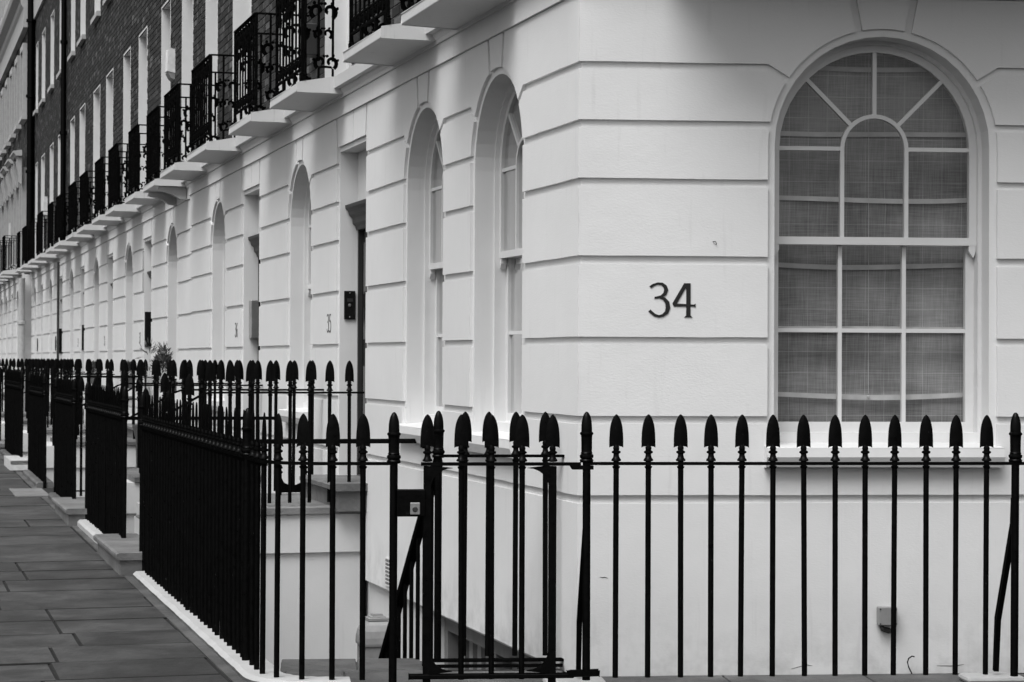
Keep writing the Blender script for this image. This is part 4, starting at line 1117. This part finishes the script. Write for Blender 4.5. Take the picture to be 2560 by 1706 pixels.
m = MB(); m.box(34.48, 34.495, -.14, -.04, 1.7, 2.2); tag(m.build('sign_panel', BLACKDOOR, None, FR), 'black panel in the doorway beside the thin dark pipe', 'sign')
for s_, lb in ((34.75, 'small dark oval plaque beside the thin dark pipe'), (40.1, 'small dark oval plaque near the white downpipe')):
    m = MB(); m.prism([(s_ + .11 * math.cos(R(30 * i)), 1.9 + .15 * math.sin(R(30 * i))) for i in range(12)], .001, .015); tag(m.build('plaque', HOOD, None, FR), lb, 'plaque', 'oval plaques')

# alarm boxes on the brick
def alarm(s, z, h, lab, y=YB):
    rt = root('alarm_box', FS, (s, y, z), lab, 'alarm box', 'alarm boxes')
    m = MB(); m.prism([(y, z), (y + .09, z + .02), (y + .075, z + h), (y, z + h)], s - .13, s + .13, axis='x'); m.build('case', PALE, rt, FS, bevel=.008)
    m = MB(); m.prism([(y, z - .09), (y + .05, z - .07), (y + .088, z), (y, z)], s - .125, s + .125, axis='x'); m.build('lamp_lens', GREY, rt, FS)
alarm(16.75, 5.17, .30, 'pale tapered alarm box with dark lens on the brick wall')
alarm(13.0, 6.2, .35, 'white alarm box at the top edge of the brick wall')
alarm(38.2, 4.75, .4, 'small pale alarm box beside the far balconies')
alarm(48.1, 4.75, .4, 'faint pale box between the far trimmed windows', .06)
m = MB(); m.box(7.45, 7.62, YB, YB + .1, 4.15, 4.42); tag(m.build('meter_box', HOOD, None, FS, bevel=.01), 'dark small box on the brick behind the balcony of number 35', 'box')

# air grille, junction box, cable
gr = root('air_grille', FS, (4.18, .0, 0), 'small white louvred air grille low on the wall beside number 35 bridge', 'grille')
m = MB(); m.box(4.08, 4.275, .001, .010, .03, .225); m.build('face_plate', WHITE, gr, FS)
for i in range(4):
    for j in range(7):
        m = MB(); x, z = 4.092 + i * .045, .042 + j * .026; m.box(x, x + .036, .0102, .0108, z, z + .017); m.build('painted_slot', BLACKDOOR, gr, FS)  # raised black plates, painted as the darkness inside the vent holes
jb = root('junction_box', FF, (-1.59, 0, .3), 'small grey junction box on the wall behind the railing', 'junction box')
m = MB(); m.box(-1.64, -1.542, 0, .045, .252, .347); m.build('case', GREY, jb, FF, bevel=.006)
m = MB(); m.box(-1.637, -1.545, .0452, .05, .255, .344); m.build('cover', LEAD, jb, FF, bevel=.004)
for x in (-1.632, -1.55):
    for z in (.262, .337):
        m = MB(); m.lathe([(0, .004), (.003, .004)], 8); m.v = [(x + p[0], .05 + p[2], z + p[1]) for p in m.v]; m.build('screw', HOOD, jb, FF)
m = MB(); m.tube([(-1.56, .03, .255), (-1.565, .03, .235), (-1.60, .025, .225), (-1.62, .01, .215)], [.012, .014, .016, .006], 7); m.build('cable_gland', NUM, jb, FF)
m = MB(); m.tube([(-1.728, .05, .094), (-1.716, .045, .096), (-1.70, .04, .084), (-1.694, .04, .065), (-1.70, .04, .04), (-1.716, .045, .006)], .0036, 6); tag(m.build('loose_cable', NUM, None, FF, smooth=True), 'short black loose cable curling up from the stone floor', 'cable')
m = MB(); m.tube([(-.689, .002, 2.205), (-.70, .012, 2.207), (-.705, .012, 2.198), (-.705, .002, 2.190)], .002, 6); tag(m.build('wire_hook', HOOD, None, FF), 'tiny wire hook in the white wall above number 34', 'hook')

# boot scraper on the bridge of 35
bs = root('boot_scraper', FS, (6.35, .3, .53), 'black cast iron boot scraper standing on the stone bridge', 'boot scraper')
M2 = off(FS, 6.40, .27, .53)
m = MB(); m.prism([(-.10, .02), (.10, .02), (.10, .16), (.07, .10), (.03, .08), (-.03, .08), (-.07, .10), (-.10, .16)], -.008, .008, axis='x'); m.v = [(p[0], p[1], p[2]) for p in m.v]; m.build('blade', IRON, bs, M2)
for y in (-.10, .10):
    m = MB(); m.lathe([(0, .014), (.17, .014), (.175, .022), (.185, .022), (.19, .014), (.205, .012), (.21, .022), (.22, .022), (.235, .006)], 10, 0, y); m.build('post', IRON, bs, M2, smooth=True)

# square capped pier in the basement area
pr = root('capped_pier', FS, (2.4, .95, -2.2), 'grey square pier with curved stepped cap below the landing edge', 'pier')
PX = off(FS, 2.50, .47, .16); ht = .105
def sq(b, prof):
    vs_ = []; fs_ = []
    for z, r in prof: vs_ += [(-r, -r, z), (r, -r, z), (r, r, z), (-r, r, z)]
    for i in range(len(prof) - 1):
        for k in range(4): fs_.append((i * 4 + k, i * 4 + (k + 1) % 4, (i + 1) * 4 + (k + 1) % 4, (i + 1) * 4 + k))
    fs_.append(tuple((len(prof) - 1) * 4 + k for k in range(4))); b.add(vs_, fs_)
m = MB(); sq(m, [(-2.36, ht - .006), (-.30, ht - .006)]); m.build('shaft', LEAD, pr, PX)
m = MB(); sq(m, [(-.30, ht + .002), (-.285, ht + .004), (-.25, ht + .002), (-.21, ht - .006), (-.175, ht - .024), (-.155, ht - .044), (-.15, ht - .052)]); m.build('ogee_cap', LEAD, pr, PX)
m = MB(); sq(m, [(-.15, ht - .042), (-.135, ht - .042), (-.134, ht - .056), (-.125, ht - .058), (-.124, ht - .072), (-.112, ht - .074)]); m.build('cap_plate', LEAD, pr, PX)

# plants
def leaf_clump(b, c, R_, n, L, W, up=.3):
    for _ in range(n):
        d = Vector((random.gauss(0, 1), random.gauss(0, 1), random.gauss(up, 1))).normalized(); p = Vector(c) + Vector((d.x * R_[0], d.y * R_[1], d.z * R_[2])) * random.uniform(.3, 1)
        t = (d + Vector((random.uniform(-.5, .5), random.uniform(-.5, .5), random.uniform(-.2, .8)))).normalized(); a = t.cross(Vector((random.random(), random.random(), random.random()))).normalized()
        l_, w_ = L * random.uniform(.6, 1.3), W * random.uniform(.7, 1.2)
        b.add([p, p + t * l_ * .5 + a * w_, p + t * l_, p + t * l_ * .5 - a * w_], [(0, 1, 2, 3)])
p1 = root('shrub', FR, (16.5, .0, 1.17), 'dark leafy shrub in a pot on the arched window sill', 'plant', 'potted plants')
m = MB(); leaf_clump(m, (16.45, .10, 1.45), (.22, .11, .19), 420, .085, .011, .5)
for i in range(9): leaf_clump(m, (16.45 + random.uniform(-.3, .3), .10, 1.45 + random.uniform(.0, .22)), (.05, .05, .10), 18, .085, .009, 1.0)
m.build('foliage', LEAF, p1, FR)
m = MB(); m.lathe([(1.17, .10), (1.19, .11), (1.33, .14), (1.35, .145), (1.35, .12)], 12, 16.45, -.01); m.build('pot', POT, p1, FR, smooth=True)
m = MB()
for i in range(5): m.tube([(16.45, .0, 1.3), (16.42 + random.uniform(-.2, .2), .1, 1.75)], [.008, .003], 5)
m.build('stem', POT, p1, FR)
p2 = root('ornamental_grass', FR, (17.45, .19, .1), 'thin pale ornamental grass in a pot left of the shrub', 'plant', 'potted plants')
m = MB()
for i in range(90):
    x0, y0 = 17.45 + random.gauss(0, .09), .16 + random.gauss(0, .03); a = random.uniform(0, 6.28); h = random.uniform(.6, 1.12); sp = random.uniform(.02, .35)
    pts = [Vector((x0 + math.cos(a) * sp * t * t, y0 + math.sin(a) * sp * .6 * t * t, .62 + h * (t - .12 * t ** 4))) for t in (0, .25, .5, .75, 1)]
    for k in range(4):
        w_ = .010 * (1 - k / 5); w2 = .010 * (1 - (k + 1) / 5)
        m.add([pts[k] + Vector((w_, 0, 0)), pts[k + 1] + Vector((w2, 0, 0)), pts[k + 1] - Vector((w2, 0, 0)), pts[k] - Vector((w_, 0, 0))], [(0, 1, 2, 3)])
leaf_clump(m, (17.4, .16, 1.62), (.3, .1, .2), 40, .10, .008, .6)
m.build('blades', GRASS, p2, FR)
m = MB(); m.lathe([(.1, .12), (.55, .13), (.72, .17), (.75, .175), (.75, .14)], 12, 17.45, .19); m.build('pot', POT, p2, FR, smooth=True)
m = MB(); m.box(17.28, 17.62, .02, .36, -2.2, .1); m.build('pier', STUCCO_AREA, p2, FR)
for s_, lb in ((21.3, 'low dark bush on the window sill of the second house past the pavilion'), (26.2, 'low dark bush on the window sill of the third house past the pavilion')):
    p3 = root('small_bush', FR, (s_, .0, 1.17), lb, 'plant', 'potted plants')
    m = MB(); leaf_clump(m, (s_, .0, 1.40), (.38, .09, .13), 360, .06, .014, .4); m.build('foliage', LEAF, p3, FR)
    m = MB(); m.box(s_ - .36, s_ + .36, -.09, .07, 1.17, 1.33); m.build('window_box', POT, p3, FR, bevel=.006)
